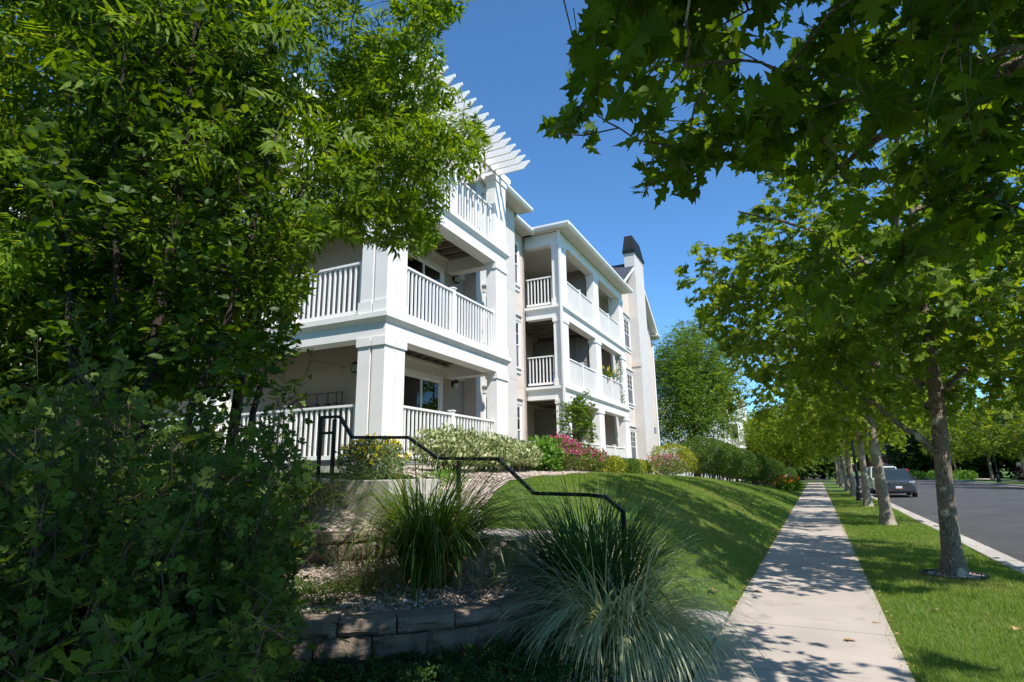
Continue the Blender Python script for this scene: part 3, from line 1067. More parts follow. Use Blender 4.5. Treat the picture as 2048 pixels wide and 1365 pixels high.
# near balcony --------------------------------------------------------
cols = [(AC, 8.57), (AC, 13.20), (-11.3, 8.57), (-16.2, 8.57), (-21.1, 8.57), (-26.0, 8.57)]
for a_, b_ in cols:
    k_ = b_ < 9
    column(a_, b_, FL[0] + 0.02, FH[0], corner=k_)
    column(a_, b_, FL[1], FH[1], corner=k_)
    column(a_, b_, FL[2], 9.80, cap=0.17, corner=k_)
for l0, l1 in ((8.50, 9.28), (13.14, 13.92)):
    pl = BB()
    pl.box(AC - 0.72, AC + 0.07, l0, l1, 1.30, FL[0] + 0.02)
    pl.build("column_footing", M["concrete_step"])
BB().box(-36.0, AC - 0.02, 8.62, 14.29, 1.2, FL[0] - 0.02).build("patio_slab", M["concrete_step"])
for lv in (0, 1):
    zb, zt = FH[lv], FL[lv + 1]
    f = BB()
    f.box(AC - 0.36, AC, 8.57, 13.84, zb, zt - 0.02)                         # front beam
    f.build("beam", M["white"])
    f = BB()
    f.box(-36.0, AC - 0.36, 8.57, 8.93, zb, zt - 0.02)                       # side beam
    f.build("beam", M["white"])
    f = BB()
    f.box(-8.39, AC - 0.36, 13.30, 13.60, zb - 0.02, zb + 0.36)              # cross beam at the right end
    f.build("beam", M["white"])
    f = BB()
    f.box(DW, DW + 0.045, 10.30, 14.29, zb + 0.02, zb + 0.28)
    f.build("ledger_board", M["soffit"])
    dk = BB()
    dk.box(-36.0, AC - 0.36, 8.94, 14.29, zt - 0.045, zt - 0.022)
    dk.build("deck_boards", M["joist"])
    for k in range(11):
        bb = 9.15 + 0.40 * k
        BB().box(-8.39, AC - 0.37, bb, bb + 0.04, zt - 0.17, zt - 0.046).build("joist", M["joist_pale"])
    cornice([(1, AC, 8.57, 13.84, 1, -1, 1), (0, 8.57, -36.0, AC, -1, 0, 1), (0, 13.84, AC - 0.9, AC, 1, 0, 1)], zt - 0.115)
for lv in (0, 1, 2):
    zd = FL[lv] + (0.02 if lv else 0.05)
    zt = [2.89, 5.79, 8.80][lv]
    railing(1, AC - 0.12, 9.21, 13.20, zd, zt, posts=(11.19,))
    railing(0, 8.70, -11.3, AC - 0.64, zd, zt, posts=(-9.25,))
    for q in (-16.2, -21.1, -26.0):
        railing(0, 8.70, q, q + 4.26, zd, zt, posts=(q + 2.1,))


def sliding_door(face, b0, b1, z0, z1, curtain=True):
    fr = BB()
    fr.box(face - 0.02, face + 0.05, b0 - 0.12, b0, z0, z1 + 0.12)
    fr.box(face - 0.02, face + 0.05, b1, b1 + 0.12, z0, z1 + 0.12)
    fr.box(face - 0.02, face + 0.05, b0, b1, z1, z1 + 0.12)
    o = fr.build("sliding_door", M["white_worn"])
    h = BB()
    h.box(face - 0.02, face + 0.055, b0 - 0.14, b1 + 0.30, z1 + 0.122, z1 + 0.36)
    h.box(face - 0.02, face + 0.12, b0 - 0.18, b1 + 0.34, z1 + 0.362, z1 + 0.43)
    h.build("header", M["soffit"], o)
    mid = (b0 + b1) / 2
    s = BB()
    for l0, l1, xo in ((b0, mid + 0.03, 0.02), (mid - 0.03, b1, 0.0)):
        s.box(face + xo, face + xo + 0.022, l0, l0 + 0.055, z0, z1)
        s.box(face + xo, face + xo + 0.022, l1 - 0.055, l1, z0, z1)
        s.box(face + xo, face + xo + 0.022, l0 + 0.055, l1 - 0.055, z0, z0 + 0.08)
        s.box(face + xo, face + xo + 0.022, l0 + 0.055, l1 - 0.055, z1 - 0.06, z1)
    s.build("door_sash", M["white_worn"], o)
    g = BB()
    g.box(face + 0.014, face + 0.018, b0 + 0.05, b1 - 0.05, z0 + 0.08, z1 - 0.06)
    g.build("glass_pane", M["glass"], o)
    k = BB()
    k.box(face + 0.002, face + 0.004, b0, b1, z0, z1)
    k.build("dark_interior", M["dark"], o)
    if curtain:
        c = BB()
        n = 40
        ps = [(face + 0.007 + 0.002 * math.sin(i * 1.7), mid - 0.5 + 0.62 * i / n) for i in range(n + 1)]
        vs = [(x, y_, z0 + 0.1) for x, y_ in ps] + [(x, y_ + 0.12 * (1 if i > n / 2 else -0.2), z1 - 0.1) for i, (x, y_) in enumerate(ps)]
        c.add(vs, [(i, i + 1, n + 2 + i, n + 1 + i) for i in range(n)])
        c.build("curtain", M["curtain"], o)
    return o


for lv in (0, 1, 2):
    z0 = FL[lv] + 0.05
    sliding_door(DW, 11.25, 12.98, z0, z0 + 2.17 + (0.25 if lv else 0), curtain=(lv == 0))


def lantern(x, y_, z, facing=(1, 0), lit=False, globe=False):
    c = BB()
    fx, fy = facing
    if fx:
        c.box(x, x + 0.03, y_ - 0.05, y_ + 0.05, z - 0.06, z + 0.10)
        c.box(x + 0.03, x + 0.10, y_ - 0.012, y_ + 0.012, z + 0.07, z + 0.10)
        cx, cy = x + 0.12, y_
    else:
        c.box(x - 0.05, x + 0.05, y_, y_ - 0.03, z - 0.06, z + 0.10)
        c.box(x - 0.012, x + 0.012, y_ - 0.03, y_ - 0.10, z + 0.07, z + 0.10)
        cx, cy = x, y_ - 0.12
    c.lathe([(0.03, 0.12), (0.085, 0.07), (0.085, 0.055)], (cx, cy, z), 6)
    if not globe:
        for k in range(6):
            t_ = k * math.pi / 3
            c.box(cx + 0.075 * math.cos(t_) - 0.006, cx + 0.075 * math.cos(t_) + 0.006, cy + 0.075 * math.sin(t_) - 0.006, cy + 0.075 * math.sin(t_) + 0.006, z - 0.12, z + 0.056)
        c.lathe([(0.08, -0.14), (0.08, -0.12)], (cx, cy, z), 6)
    o = c.build("porch_lantern", M["black"])
    g = BB()
    if globe:
        g.lathe([(0.03, 0.054), (0.07, 0.0), (0.055, -0.06), (0.01, -0.085)], (cx, cy, z), 10)
    else:
        g.lathe([(0.066, -0.118), (0.066, 0.05)], (cx, cy, z), 6)
    g.build("lamp_glass", M["blind"], o, smooth=globe)


lantern(DW, 13.66, 3.98, globe=True)
lantern(DW, 13.66, 7.08)
lantern(-8.86, 10.30, 3.98, facing=(0, -1))

# gas meters on the side wall of the ground floor
gm = BB()
zp = 3.43
gm.tube([(-10.6, 10.17, zp), (-9.2, 10.17, zp), (-9.2, 10.17, zp - 1.4)], 0.022, 6)
for k, a_ in enumerate((-10.3, -9.95, -9.62, -9.36)):
    gm.tube([(a_, 10.17, zp), (a_, 10.17, zp - 0.5), (a_, 10.17, zp - 1.0)], 0.018, 6)
    gm.lathe([(0.0, 0.10), (0.07, 0.08), (0.09, 0.0), (0.07, -0.09), (0.0, -0.10)], (a_ + 0.06, 10.10, zp - 0.33), 10)
    gm.box(a_ - 0.05, a_ + 0.17, 10.03, 10.20, zp - 0.75, zp - 0.48)
gm.tube([(-10.75, 10.17, zp - 0.9), (-10.75, 10.17, zp - 0.2), (-10.66, 10.17, zp - 0.12), (-10.55, 10.17, zp - 0.12), (-10.46, 10.17, zp - 0.22), (-10.46, 10.17, zp - 0.9)], 0.045, 7)
gm.build("gas_meters", M["pipe"])

# pergola over the top balcony
for a0, a1 in ((AC - 0.02, AC + 0.055), (AC - 0.50, AC - 0.43)):
    p = BB()
    p.prism([(8.1, 10.02), (8.1, 9.92), (8.25, 9.80), (13.95, 9.80), (14.1, 9.92), (14.1, 10.02)], 0, a0, a1)
    p.build("pergola_beam", M["white"])
p = BB()
p.box(-36.0, AC - 0.55, 8.60, 8.67, 9.80, 10.02)
p.build("pergola_beam", M["white"])
b_ = 13.35
k = 0
while b_ > 8.3:
    p = BB()
    p.prism([(-5.77, 9.99), (-5.77, 9.93), (-5.94, 9.77), (-8.38, 9.77), (-8.38, 9.99)], 1, b_ - 0.02, b_ + 0.02)
    o = p.build("pergola_rafter", M["white_worn"])
    o.location.z += 0.055 + 0.004 * math.sin(k * 2.1)
    b_ -= 0.305
    k += 1
for bb in np.arange(8.0, 3.0, -0.305):
    pass
for k in range(56):
    a_ = -7.4 - 0.36 * k
    if a_ > -8.5:
        continue
    p = BB()
    p.prism([(7.75, 9.99), (7.75, 9.93), (7.92, 9.77), (10.28, 9.77), (10.28, 9.99)], 0, a_ - 0.02, a_ + 0.02)
    o = p.build("pergola_rafter", M["white_worn"])
    o.location.z += 0.055

# eaves, gutters, soffits ------------------------------------------------


def eave(b0, b1, wall, over, z, end0=True, end1=True, a_in=None):
    """eave along the street: boarded soffit, white fascia, gutter"""
    s = BB()
    a_in = wall if a_in is None else a_in
    n = max(1, int((b1 - b0) / 0.30))
    for k in range(n):
        q0 = b0 + (b1 - b0) * k / n
        q1 = b0 + (b1 - b0) * (k + 1) / n
        s.box(a_in, wall + over - 0.02, q0 + 0.004, q1 - 0.004, z, z + 0.02)
    s.build("soffit", M["soffit"])
    g = BB()
    x = wall + over
    g.prism([(x - 0.02, z - 0.02), (x + 0.07, z - 0.005), (x + 0.11, z + 0.06), (x + 0.11, z + 0.13), (x - 0.02, z + 0.13)], 1, b0 - 0.02, b1 + 0.02)
    g.build("gutter", M["white"])


eave(14.30, 17.35, MW, 0.48, EAVE)
eave(17.36, 19.05, PW, 0.48, EAVE - 0.06)
r = BB()
r.prism([(-7.5, 10.62), (-7.42, 10.66), (-14, 12.2), (-36.0, 12.2), (-36.0, 10.62)], 1, 10.35, 17.36)
r.build("roof", M["shingle"])
r = BB()
r.prism([(-8.2, 10.62), (-8.1, 10.66), (-12.5, 13.2), (-17.5, 10.72), (-17.5, 10.6)], 1, 17.37, 28.0)
r.build("roof", M["shingle"])

# wing ----------------------------------------------------------------
WC = [19.30, 23.42, 27.58]
for b0 in WC:
    for lv in range(3):
        z0 = [1.55, FL[1], FL[2]][lv]
        z1 = [FH[0], FH[1], 10.12][lv]
        column(WW, b0, z0, z1, w=0.70)
for lv in (0, 1):
    zb, zt = FH[lv], FL[lv + 1]
    BB().box(WW - 0.36, WW, 19.30, 28.28, zb, zt - 0.02).build("beam", M["white"])
    BB().box(PW + 0.01, WW - 0.36, 19.30, 19.60, zb, zt - 0.02).build("beam", M["white"])
    BB().box(-10.2, WW - 0.36, 19.61, 28.28, zt - 0.06, zt - 0.022).build("deck_boards", M["joist"])
    for k in range(14):
        bb = 19.9 + 0.6 * k
        BB().box(-10.19, WW - 0.37, bb, bb + 0.045, zt - 0.18, zt - 0.061).build("joist", M["joist_pale"])
    BB().box(-10.19, WW - 0.36, 25.55, 25.75, zb + 0.03, zb + 0.30).build("beam", M["white"])
    cornice([(1, WW, 19.30, 28.28, 1, -1, 1), (0, 19.30, PW, WW, -1, 0, 1), (0, 28.28, GW, WW, 1, 0, 1)], zt - 0.115)
BB().box(WW - 0.36, WW, 19.30, 28.28, 10.12, EAVE - 0.01).build("frieze_beam", M["white"])
BB().box(PW + 0.01, WW - 0.36, 19.30, 19.60, 10.05, EAVE - 0.01).build("frieze_beam", M["white"])
BB().box(-10.2, WW - 0.30, 19.25, 28.28, 0.8, 1.55).build("patio_slab", M["concrete_step"])
for lv in range(3):
    zd = [1.60, FL[1] + 0.02, FL[2] + 0.02][lv]
    zt = [2.68, 5.76, 8.82][lv]
    railing(1, WW - 0.12, 20.00, 23.42, zd, zt, posts=(21.75,))
    railing(1, WW - 0.12, 24.12, 27.58, zd, zt, posts=(25.85,))
    railing(0, 19.40, PW + 0.02, WW - 0.32, zd, zt)
# inner walls of the wing's balconies
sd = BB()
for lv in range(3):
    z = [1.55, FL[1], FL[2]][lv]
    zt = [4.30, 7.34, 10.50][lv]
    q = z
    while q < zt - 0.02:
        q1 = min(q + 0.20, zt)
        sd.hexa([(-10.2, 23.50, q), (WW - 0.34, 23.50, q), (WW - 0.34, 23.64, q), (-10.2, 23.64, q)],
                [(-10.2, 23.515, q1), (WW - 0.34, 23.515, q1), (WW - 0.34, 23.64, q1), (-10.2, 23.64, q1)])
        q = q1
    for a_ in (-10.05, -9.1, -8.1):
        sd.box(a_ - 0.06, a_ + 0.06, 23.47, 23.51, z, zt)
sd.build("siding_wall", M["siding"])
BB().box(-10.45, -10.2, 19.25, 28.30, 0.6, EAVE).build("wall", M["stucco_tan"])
BB().box(-10.2, PW, 19.05, 19.25, 0.6, EAVE).build("wall", M["stucco_pink"])
BB().box(-10.2, GW - 0.25, 28.30, 28.5, 0.6, EAVE).build("wall", M["stucco_pink"])
BB().box(PW - 1.0, PW - 0.8, 25.6, 28.29, 0.8, EAVE - 0.02).build("wall", M["stucco_pink"])
for lv in range(3):
    z0 = [2.15, 5.3, 8.3][lv]
    window(PW - 0.80, 26.1, 26.95, z0, z0 + 1.5, grid=(2, 2), lower=None, blind=False)
ce = BB()
q = -10.2
while q < WW - 0.37:
    ce.box(q + 0.004, min(q + 0.11, WW - 0.37), 19.61, 28.29, 10.40, 10.42)
    q += 0.11
ce.build("porch_ceiling", M["soffit"])
eave(18.98, 28.42, WW, 0.46, EAVE)
s = BB()
n = 6
for k in range(n):
    q0 = PW + 0.35 + (WW - PW - 0.36) * k / n
    s.box(q0, q0 + (WW - PW - 0.36) / n - 0.01, 18.90, 19.29, EAVE, EAVE + 0.02)
s.build("soffit", M["soffit"])
g = BB()
g.prism([(18.97, EAVE - 0.02), (18.86, EAVE - 0.005), (18.82, EAVE + 0.06), (18.82, EAVE + 0.13), (18.97, EAVE + 0.13)], 0, PW + 0.3, WW + 0.57)
g.build("gutter", M["white"])
BB().box(-10.5, -8.9, 18.95, 19.05, 10.75, 11.02).build("upper_fascia", M["white"])
r = BB()
r.add([(WW + 0.5, 18.9, 10.69), (WW + 0.5, 28.45, 10.69), (-10.5, 28.45, 11.15), (-10.5, 21.5, 11.15), (-10.5, 18.9, 10.69)],
      [(0, 1, 2, 3), (0, 3, 4)])
r.build("roof", M["shingle"])
d = BB()
d.box(WW + 0.0, WW + 0.075, 19.17, 19.26, 1.45, 9.95)
d.prism([(19.17, 9.95), (19.26, 9.95), (19.20, 10.56), (19.11, 10.56)], 0, WW, WW + 0.075)
d.build("downspout", M["white"])

# gable and chimney -----------------------------------------------------


def rake(y0, z0, y1, z1, over=0.42):
    """roof slab of the gable seen from below, with white rake board"""
    s = BB()
    s.hexa([(GW - 7, y0, z0 - 0.16), (GW + over, y0, z0 - 0.16), (GW + over, y1, z1 - 0.16), (GW - 7, y1, z1 - 0.16)],
           [(GW - 7, y0, z0 - 0.02), (GW + over, y0, z0 - 0.02), (GW + over, y1, z1 - 0.02), (GW - 7, y1, z1 - 0.02)]) if y1 > y0 else \
        s.hexa([(GW - 7, y1, z1 - 0.16), (GW + over, y1, z1 - 0.16), (GW + over, y0, z0 - 0.16), (GW - 7, y0, z0 - 0.16)],
               [(GW - 7, y1, z1 - 0.02), (GW + over, y1, z1 - 0.02), (GW + over, y0, z0 - 0.02), (GW - 7, y0, z0 - 0.02)])
    s.build("soffit", M["soffit"])
    b = BB()
    lo, hi = ((y0, z0), (y1, z1)) if y1 > y0 else ((y1, z1), (y0, z0))
    b.hexa([(GW + over, lo[0], lo[1] - 0.24), (GW + over + 0.04, lo[0], lo[1] - 0.24), (GW + over + 0.04, hi[0], hi[1] - 0.24), (GW + over, hi[0], hi[1] - 0.24)],
           [(GW + over, lo[0], lo[1] + 0.01), (GW + over + 0.04, lo[0], lo[1] + 0.01), (GW + over + 0.04, hi[0], hi[1] + 0.01), (GW + over, hi[0], hi[1] + 0.01)])
    b.build("rake_board", M["white"])
    t = BB()
    t.hexa([(GW - 7, lo[0], lo[1]), (GW + over + 0.05, lo[0], lo[1]), (GW + over + 0.05, hi[0], hi[1]), (GW - 7, hi[0], hi[1])],
           [(GW - 7, lo[0], lo[1] + 0.035), (GW + over + 0.05, lo[0], lo[1] + 0.035), (GW + over + 0.05, hi[0], hi[1] + 0.035), (GW - 7, hi[0], hi[1] + 0.035)])
    t.build("roof", M["shingle"])


rake(27.9, 10.50, 33.45, 14.05)
rake(39.05, 10.50, 33.45, 14.05)
eave(28.55, 29.1, GW, 0.42, EAVE - 0.12)
eave(38.1, 39.0, GW, 0.42, EAVE - 0.12)
ch = BB()
ch.box(-8.02, -7.40, 32.60, 34.85, 0.3, 14.40)
co = ch.build("chimney", M["stucco_grey"])
q = BB()
q.box(-8.035, -7.385, 32.585, 34.865, 14.28, 14.395)
q.build("chimney_band", M["stucco_pink"], co)
q = BB()
q.box(GW - 0.02, -7.36, 32.55, 32.60, 7.45, 7.75)
q.build("chimney_band", M["stucco_pink"], co)
q = BB()
q.hexa([(-8.09, 32.52, 14.40), (-7.32, 32.52, 14.40), (-7.32, 34.93, 14.40), (-8.09, 34.93, 14.40)], [(-8.09, 32.52, 14.62), (-7.32, 32.52, 14.62), (-7.32, 34.93, 14.62), (-8.09, 34.93, 14.62)])
lo = [(-8.07, 32.55, 14.62), (-7.35, 32.55, 14.62), (-7.35, 34.90, 14.62), (-8.07, 34.90, 14.62)]
hi = [(-7.97, 32.72, 15.55), (-7.50, 32.72, 15.55), (-7.50, 34.70, 15.55), (-7.97, 34.70, 15.55)]
q.hexa(lo, hi)
for i in range(4):
    A, B2, C2, D2 = [np.array(x) for x in (lo[i], lo[(i + 1) % 4], hi[i], hi[(i + 1) % 4])]
    for k in range(1, 6):
        t = k / 6
        p, r_ = A * (1 - t) + B2 * t, C2 * (1 - t) + D2 * t
        q.tube([p, r_], 0.022, 4)
q.build("chimney_cap", M["cap"], co)
d = BB()
d.tube([(GW + 0.40, 38.85, 10.42), (GW + 0.30, 38.8, 10.30), (GW + 0.06, 38.50, 10.05), (GW + 0.05, 38.50, 9.7), (GW + 0.05, 38.50, 1.2)], 0.05, 6)
d.build("downspout", M["white"])
s = BB()
s.box(GW, GW + 0.03, 35.85, 36.45, 5.85, 6.55)
so = s.build("address_plate", M["stucco_grey"])
s = BB()
s.box(GW + 0.03, GW + 0.034, 35.90, 36.40, 5.90, 6.50)
s.build("plate_face", surf("pale_blue_plate", (0.50, 0.60, 0.72), 0.5, 0.06, 6), so)
s = BB()
s.box(GW, GW + 0.14, 36.15, 36.62, 3.75, 4.32)
s.box(GW, GW + 0.12, 36.34, 36.44, 3.2, 3.75)
so = s.build("meter_box", M["metalgrey"])
s = BB()
s.lathe([(0.0, 0.2), (0.1, 0.19), (0.1, -0.19), (0.0, -0.2)], (GW + 0.2, 36.75, 4.05), 10)
s.build("meter_dial", M["metalgrey"], so)
s = BB()
s.box(GW, GW + 0.03, 29.35, 29.6, 7.10, 7.28)
s.build("wall_vent", M["stucco_tan"])
s = BB()
s.box(GW, GW + 0.03, 30.0, 30.25, 4.25, 4.42)
s.build("wall_vent", M["stucco_tan"])
# ------------------------------------------------------------------ plants
def rand_dirs(rng, n, up=0.0):
    v = rng.normal(0, 1, (n, 3))
    v[:, 2] += up
    return nrm(v)


def curve_to(p0, d0, p1, n=7, sag=0.0):
    """smooth branch from p0 (leaving along d0) to p1"""
    p0, p1 = np.asarray(p0, float), np.asarray(p1, float)
    L = np.linalg.norm(p1 - p0)
    c = p0 + np.asarray(d0) * L * 0.5
    t = np.linspace(0, 1, n)[:, None]
    P = (1 - t) ** 2 * p0 + 2 * t * (1 - t) * c + t ** 2 * p1
    P[:, 2] += sag * L * (t[:, 0] * (1 - t[:, 0])) * 4
    return P


def sprays(rng, C, out, k, length, m, up=0.25, droop=0.25, jitter=0.5, leaf_up=0.8):
    """leafy shoots: from every cluster centre C (leaning along out) k shoots with m leaves each"""
    n = len(C)
    base = np.repeat(C, k, 0) + rng.normal(0, length * 0.30, (n * k, 3))
    d = nrm(np.repeat(out, k, 0) * 0.7 + rng.normal(0, jitter, (n * k, 3)) + np.array([0, 0, up]))
    ln = length * rng.uniform(0.6, 1.25, n * k)
    t = (np.arange(m) + 0.6) / m
    P = base[:, None] + d[:, None] * (ln[:, None, None] * t[None, :, None])
    P[..., 2] -= droop * ln[:, None] * t[None] ** 2
    side = np.where(np.arange(m) % 2 == 0, 1.0, -1.0)
    h = nrm(np.cross(d, np.array([0, 0, 1.0])) + 1e-4)
    D = d[:, None] * 0.55 + h[:, None] * side[None, :, None] + rng.normal(0, 0.35, (n * k, m, 3))
    D[..., 2] -= droop * 1.2
    N = rng.normal(0, 0.62, (n * k, m, 3)) + np.array([0.18, -0.12, leaf_up * 0.75])
    tips = base + d * ln[:, None]
    tips[:, 2] -= droop * ln
    return P.reshape(-1, 3), D.reshape(-1, 3), N.reshape(-1, 3), base, tips


def ellipsoids(rng, n, parts, power=2.2):
    """points inside a set of ellipsoids, denser near their skins"""
    w = np.array([p[3] * p[4] * p[5] for p in parts]) ** 0.8
    idx = rng.choice(len(parts), n, p=w / w.sum())
    d = nrm(rng.normal(0, 1, (n, 3)))
    r = rng.uniform(0.12, 1, n) ** (1 / power)
    c = np.array([p[:3] for p in parts])[idx]
    a = np.array([p[3:] for p in parts])[idx]
    return c + d * r[:, None] * a, d


def build_tree(root, rng, trunk_path, trunk_r, limbs, crown, n_cl, k, length, m, leaf, tmpl, leafmat, bark, keep=None,
               up=0.25, droop=0.25, twig_r=0.006, seg=8, branch_r=0.02, leaf_up=0.8, show_twigs=True, power=2.2):
    """trunk with limbs, boughs that reach every leaf cluster, and a crown of single leaves"""
    tb = Tubes()
    tp = np.asarray(trunk_path, float)
    tp = np.stack([np.interp(np.linspace(0, len(tp) - 1, 4 * len(tp)), np.arange(len(tp)), tp[:, i]) for i in range(3)], -1)
    for _ in range(3):
        tp[1:-1] = 0.25 * tp[:-2] + 0.5 * tp[1:-1] + 0.25 * tp[2:]
    tr = np.interp(np.linspace(0, 1, len(tp)), np.linspace(0, 1, len(trunk_r)), trunk_r)
    tb.add(tp, tr, 14)
    sk = [np.c_[tp[len(tp) // 3:], tr[len(tp) // 3:]]]
    for lp, r0, r1 in limbs:
        lp = np.asarray(lp, float)
        q = np.stack([np.interp(np.linspace(0, len(lp) - 1, 5 * len(lp)), np.arange(len(lp)), lp[:, i]) for i in range(3)], -1)
        for _ in range(4):
            q[1:-1] = 0.25 * q[:-2] + 0.5 * q[1:-1] + 0.25 * q[2:]
        q[1:-1] += rng.normal(0, 0.012, q[1:-1].shape)
        rr = np.linspace(r0, r1, len(q))
        tb.add(q, rr, 9)
        sk.append(np.c_[q[3:], rr[3:]])
    sk = np.concatenate(sk)
    C, out = ellipsoids(rng, n_cl, crown, power)
    if keep is not None:
        ok = keep(C)
        C, out = C[ok], out[ok]
    # boughs
    order = np.argsort(((C - tp[len(tp) // 2]) ** 2).sum(1))
    nodes = sk[:, :3].copy()
    rads = sk[:, 3].copy()
    for i in order:
        dd = np.linalg.norm(nodes - C[i], axis=1) + 0.6 * np.maximum(0, nodes[:, 2] - C[i, 2])
        j = int(np.argmin(dd))
        p0 = nodes[j]
        L = np.linalg.norm(C[i] - p0)
        if L < 0.05:
            continue
        d0 = nrm((C[i] - p0) * np.array([1, 1, 0.3]) + np.array([0, 0, 0.45 * L]))
        P = curve_to(p0, d0, C[i], 6)
        P[1:-1] += rng.normal(0, 0.03 * L, (4, 3))
        r0 = min(rads[j] * 0.7, branch_r * (0.5 + L))
        rr = np.linspace(max(r0, twig_r * 1.3), twig_r, 6)
        if keep is None or keep(P).all():
            tb.add(P, rr, 5)
        nodes = np.concatenate([nodes, P[2:]])
        rads = np.concatenate([rads, rr[2:]])
    P, D, N, b0, t0 = sprays(rng, C, out, k, length, m, up, droop, leaf_up=leaf_up)
    if keep is not None:
        ok = keep(P) & keep(P + nrm(D) * leaf)
        P, D, N = P[ok], D[ok], N[ok]
        ok = keep(t0)
        b0, t0 = b0[ok], t0[ok]
    if show_twigs:
        for a, b in zip(b0, t0):
            tb.add(np.array([a, (a + b) / 2 + [0, 0, 0.03], b]), [twig_r * 0.8, twig_r * 0.6, twig_r * 0.35], 3)
    tb.build("trunk", bark, root)
    S = leaf * np.clip(rng.normal(1, 0.22, len(P)), 0.45, 1.5)
    leaf_mesh("crown", P, D, N, S, tmpl, leafmat, root, veins=leafmat in (M["leaf_syc"], M["leaf_syc_shaded"]))


# street trees on the near side ------------------------------------------
def limb(rng, base, ang, reach, rise, r0, r1=0.015):
    b = np.asarray(base, float)
    dx, dy = math.cos(ang), math.sin(ang)
    return ([b, b + [dx * reach * 0.22, dy * reach * 0.22, rise * 0.38], b + [dx * reach * 0.6, dy * reach * 0.6, rise * 0.78], b + [dx * reach, dy * reach, rise]], r0, r1)


def street_tree(pos, seed, label, group, leaf=0.15, n_cl=420, k=4, m=5, length=0.5, tmpl=SYC_S, mat="leaf_syc2", bark="bark_pale", H=8.2, R=3.6, low=2.55, lean=(0, 0),
                tr=0.24, keep=None, parts=None, limbs=None, fork=2.7):
    rng = np.random.default_rng(seed)
    root = thing("sycamore_tree", pos, label, "tree", group)
    lx, ly = lean
    path = [(0, 0, -0.05), (lx * 0.1, ly * 0.1, 0.35), (lx * 0.35, ly * 0.35, 1.3), (lx * 0.8, ly * 0.8, fork), (lx * 1.1, ly * 1.1, fork + 1.8), (lx * 1.2 + 0.1, ly * 1.2, H * 0.8)]
    rad = [tr * 1.55, tr * 1.02, tr * 0.86, tr * 0.82, tr * 0.5, 0.03]
    if limbs is None:
        limbs = []
        for i in range(8):
            b = np.array(path[3]) + np.array([0, 0, 0.35 * i])
            limbs.append(limb(rng, b, i * 2.4 + rng.uniform(-.3, .3), R * rng.uniform(0.55, 0.8), rng.uniform(0.9, 2.0), tr * 0.36))
    parts = parts or [(0, 0, (H + low) / 2, R, R, (H - low) / 2), (R * .45, 0.3, low + 1.3, R * .62, R * .6, 1.1), (-R * .45, -0.3, low + 1.4, R * .62, R * .6, 1.2), (0.2, R * .5, low + 1.5, R * .6, R * .55, 1.2), (0, -R * .5, low + 1.5, R * .6, R * .55, 1.2)]
    build_tree(root, rng, path, rad, limbs, parts, n_cl, k, length, m, leaf, tmpl, M[mat], M[bark], keep, up=0.15, droop=0.30, twig_r=0.005, branch_r=0.022)
    return root


GR_L = "street trees along the grass strip by the kerb"
# tree by the camera: only its boughs hang into the picture
POLY0 = [(1072, 262), (1130, 205), (1138, 90), (1185, 0), (1185, -900), (2900, -900), (2900, 640), (2048, 520), (1960, 560), (1850, 530), (1760, 640), (1690, 700), (1600, 650), (1500, 715), (1455, 690), (1560, 600),
         (1640, 520), (1640, 430), (1560, 360), (1440, 330), (1395, 405), (1330, 395), (1290, 430), (1235, 350), (1160, 300)]


def keep0(pos):
    def f(C):
        W = C + np.array(pos)
        q = proj(W)
        near = np.linalg.norm(W - CAMP, axis=1)
        vis = (q[:, 2] > 0.2) & (q[:, 0] > -350) & (q[:, 0] < 2500) & (q[:, 1] > -300) & (q[:, 1] < 1500)
        inside = in_poly(q[:, 0], q[:, 1], POLY0)
        sun_gap = (C[:, 0] > 0.4) & (C[:, 0] < 2.2) & (C[:, 1] > 0.3) & (np.sin(C[:, 0] * 9.1 + C[:, 1] * 7.3 + C[:, 2] * 5.7) < 0.55)     # crown thinned here on purpose so sun reaches the walk
        return (~vis | inside) & (near > 2.3) & ~sun_gap
    return f


t0p = (1.75, 1.55, 0.0)
rng0 = np.random.default_rng(21)
lm0 = []
for i in range(9):
    lm0.append(limb(rng0, (0, 0, 2.5 + 0.33 * i), [2.0, 3.0, 1.0, 4.2, 0.1, 5.3, 2.5, 1.5, 3.6][i], [3.4, 3.3, 2.9, 3.2, 2.6, 3.0, 2.8, 2.4, 2.8][i], [1.25, 1.5, 1.0, 1.6, 1.3, 1.6, 1.9, 1.7, 1.8][i], 0.075))
street_tree(t0p, 21, "near sycamore whose big lobed leaves hang over the walk in front of the sky", GR_L, leaf=0.112, n_cl=640, k=5, m=6, length=0.36, tmpl=SYC, mat="leaf_syc_shaded", bark="bark_scaly",
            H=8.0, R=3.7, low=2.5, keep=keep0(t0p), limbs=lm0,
            parts=[(-0.1, -0.3, 4.8, 3.1, 3.0, 1.9), (-1.4, 1.7, 4.2, 2.4, 2.2, 1.4), (-1.7, 2.0, 4.6, 1.6, 1.5, 1.2), (-0.3, 2.0, 3.4, 1.9, 1.8, 0.9), (-2.2, -0.4, 4.3, 2.0, 2.2, 1.4), (0.3, -1.5, 4.2, 2.4, 2.3, 1.4), (2.9, 2.1, 4.4, 1.2, 1.2, 1.0), (3.0, 1.0, 4.6, 1.2, 1.2, 1.0)])  # last two lobes are out of view, added to dapple the grass strip

POLY1 = [(1345, 520), (1400, 470), (1480, 430), (1530, 395), (1500, 330), (1540, 60), (2900, 0), (2900, 900), (2048, 905), (1960, 880), (1900, 850), (1830, 880), (1760, 820), (1700, 850), (1600, 830), (1520, 770), (1420, 690), (1345, 560)]


def keep1(pos):
    def f(C):
        q = proj(C + np.array(pos))
        return in_poly(q[:, 0], q[:, 1], POLY1)
    return f


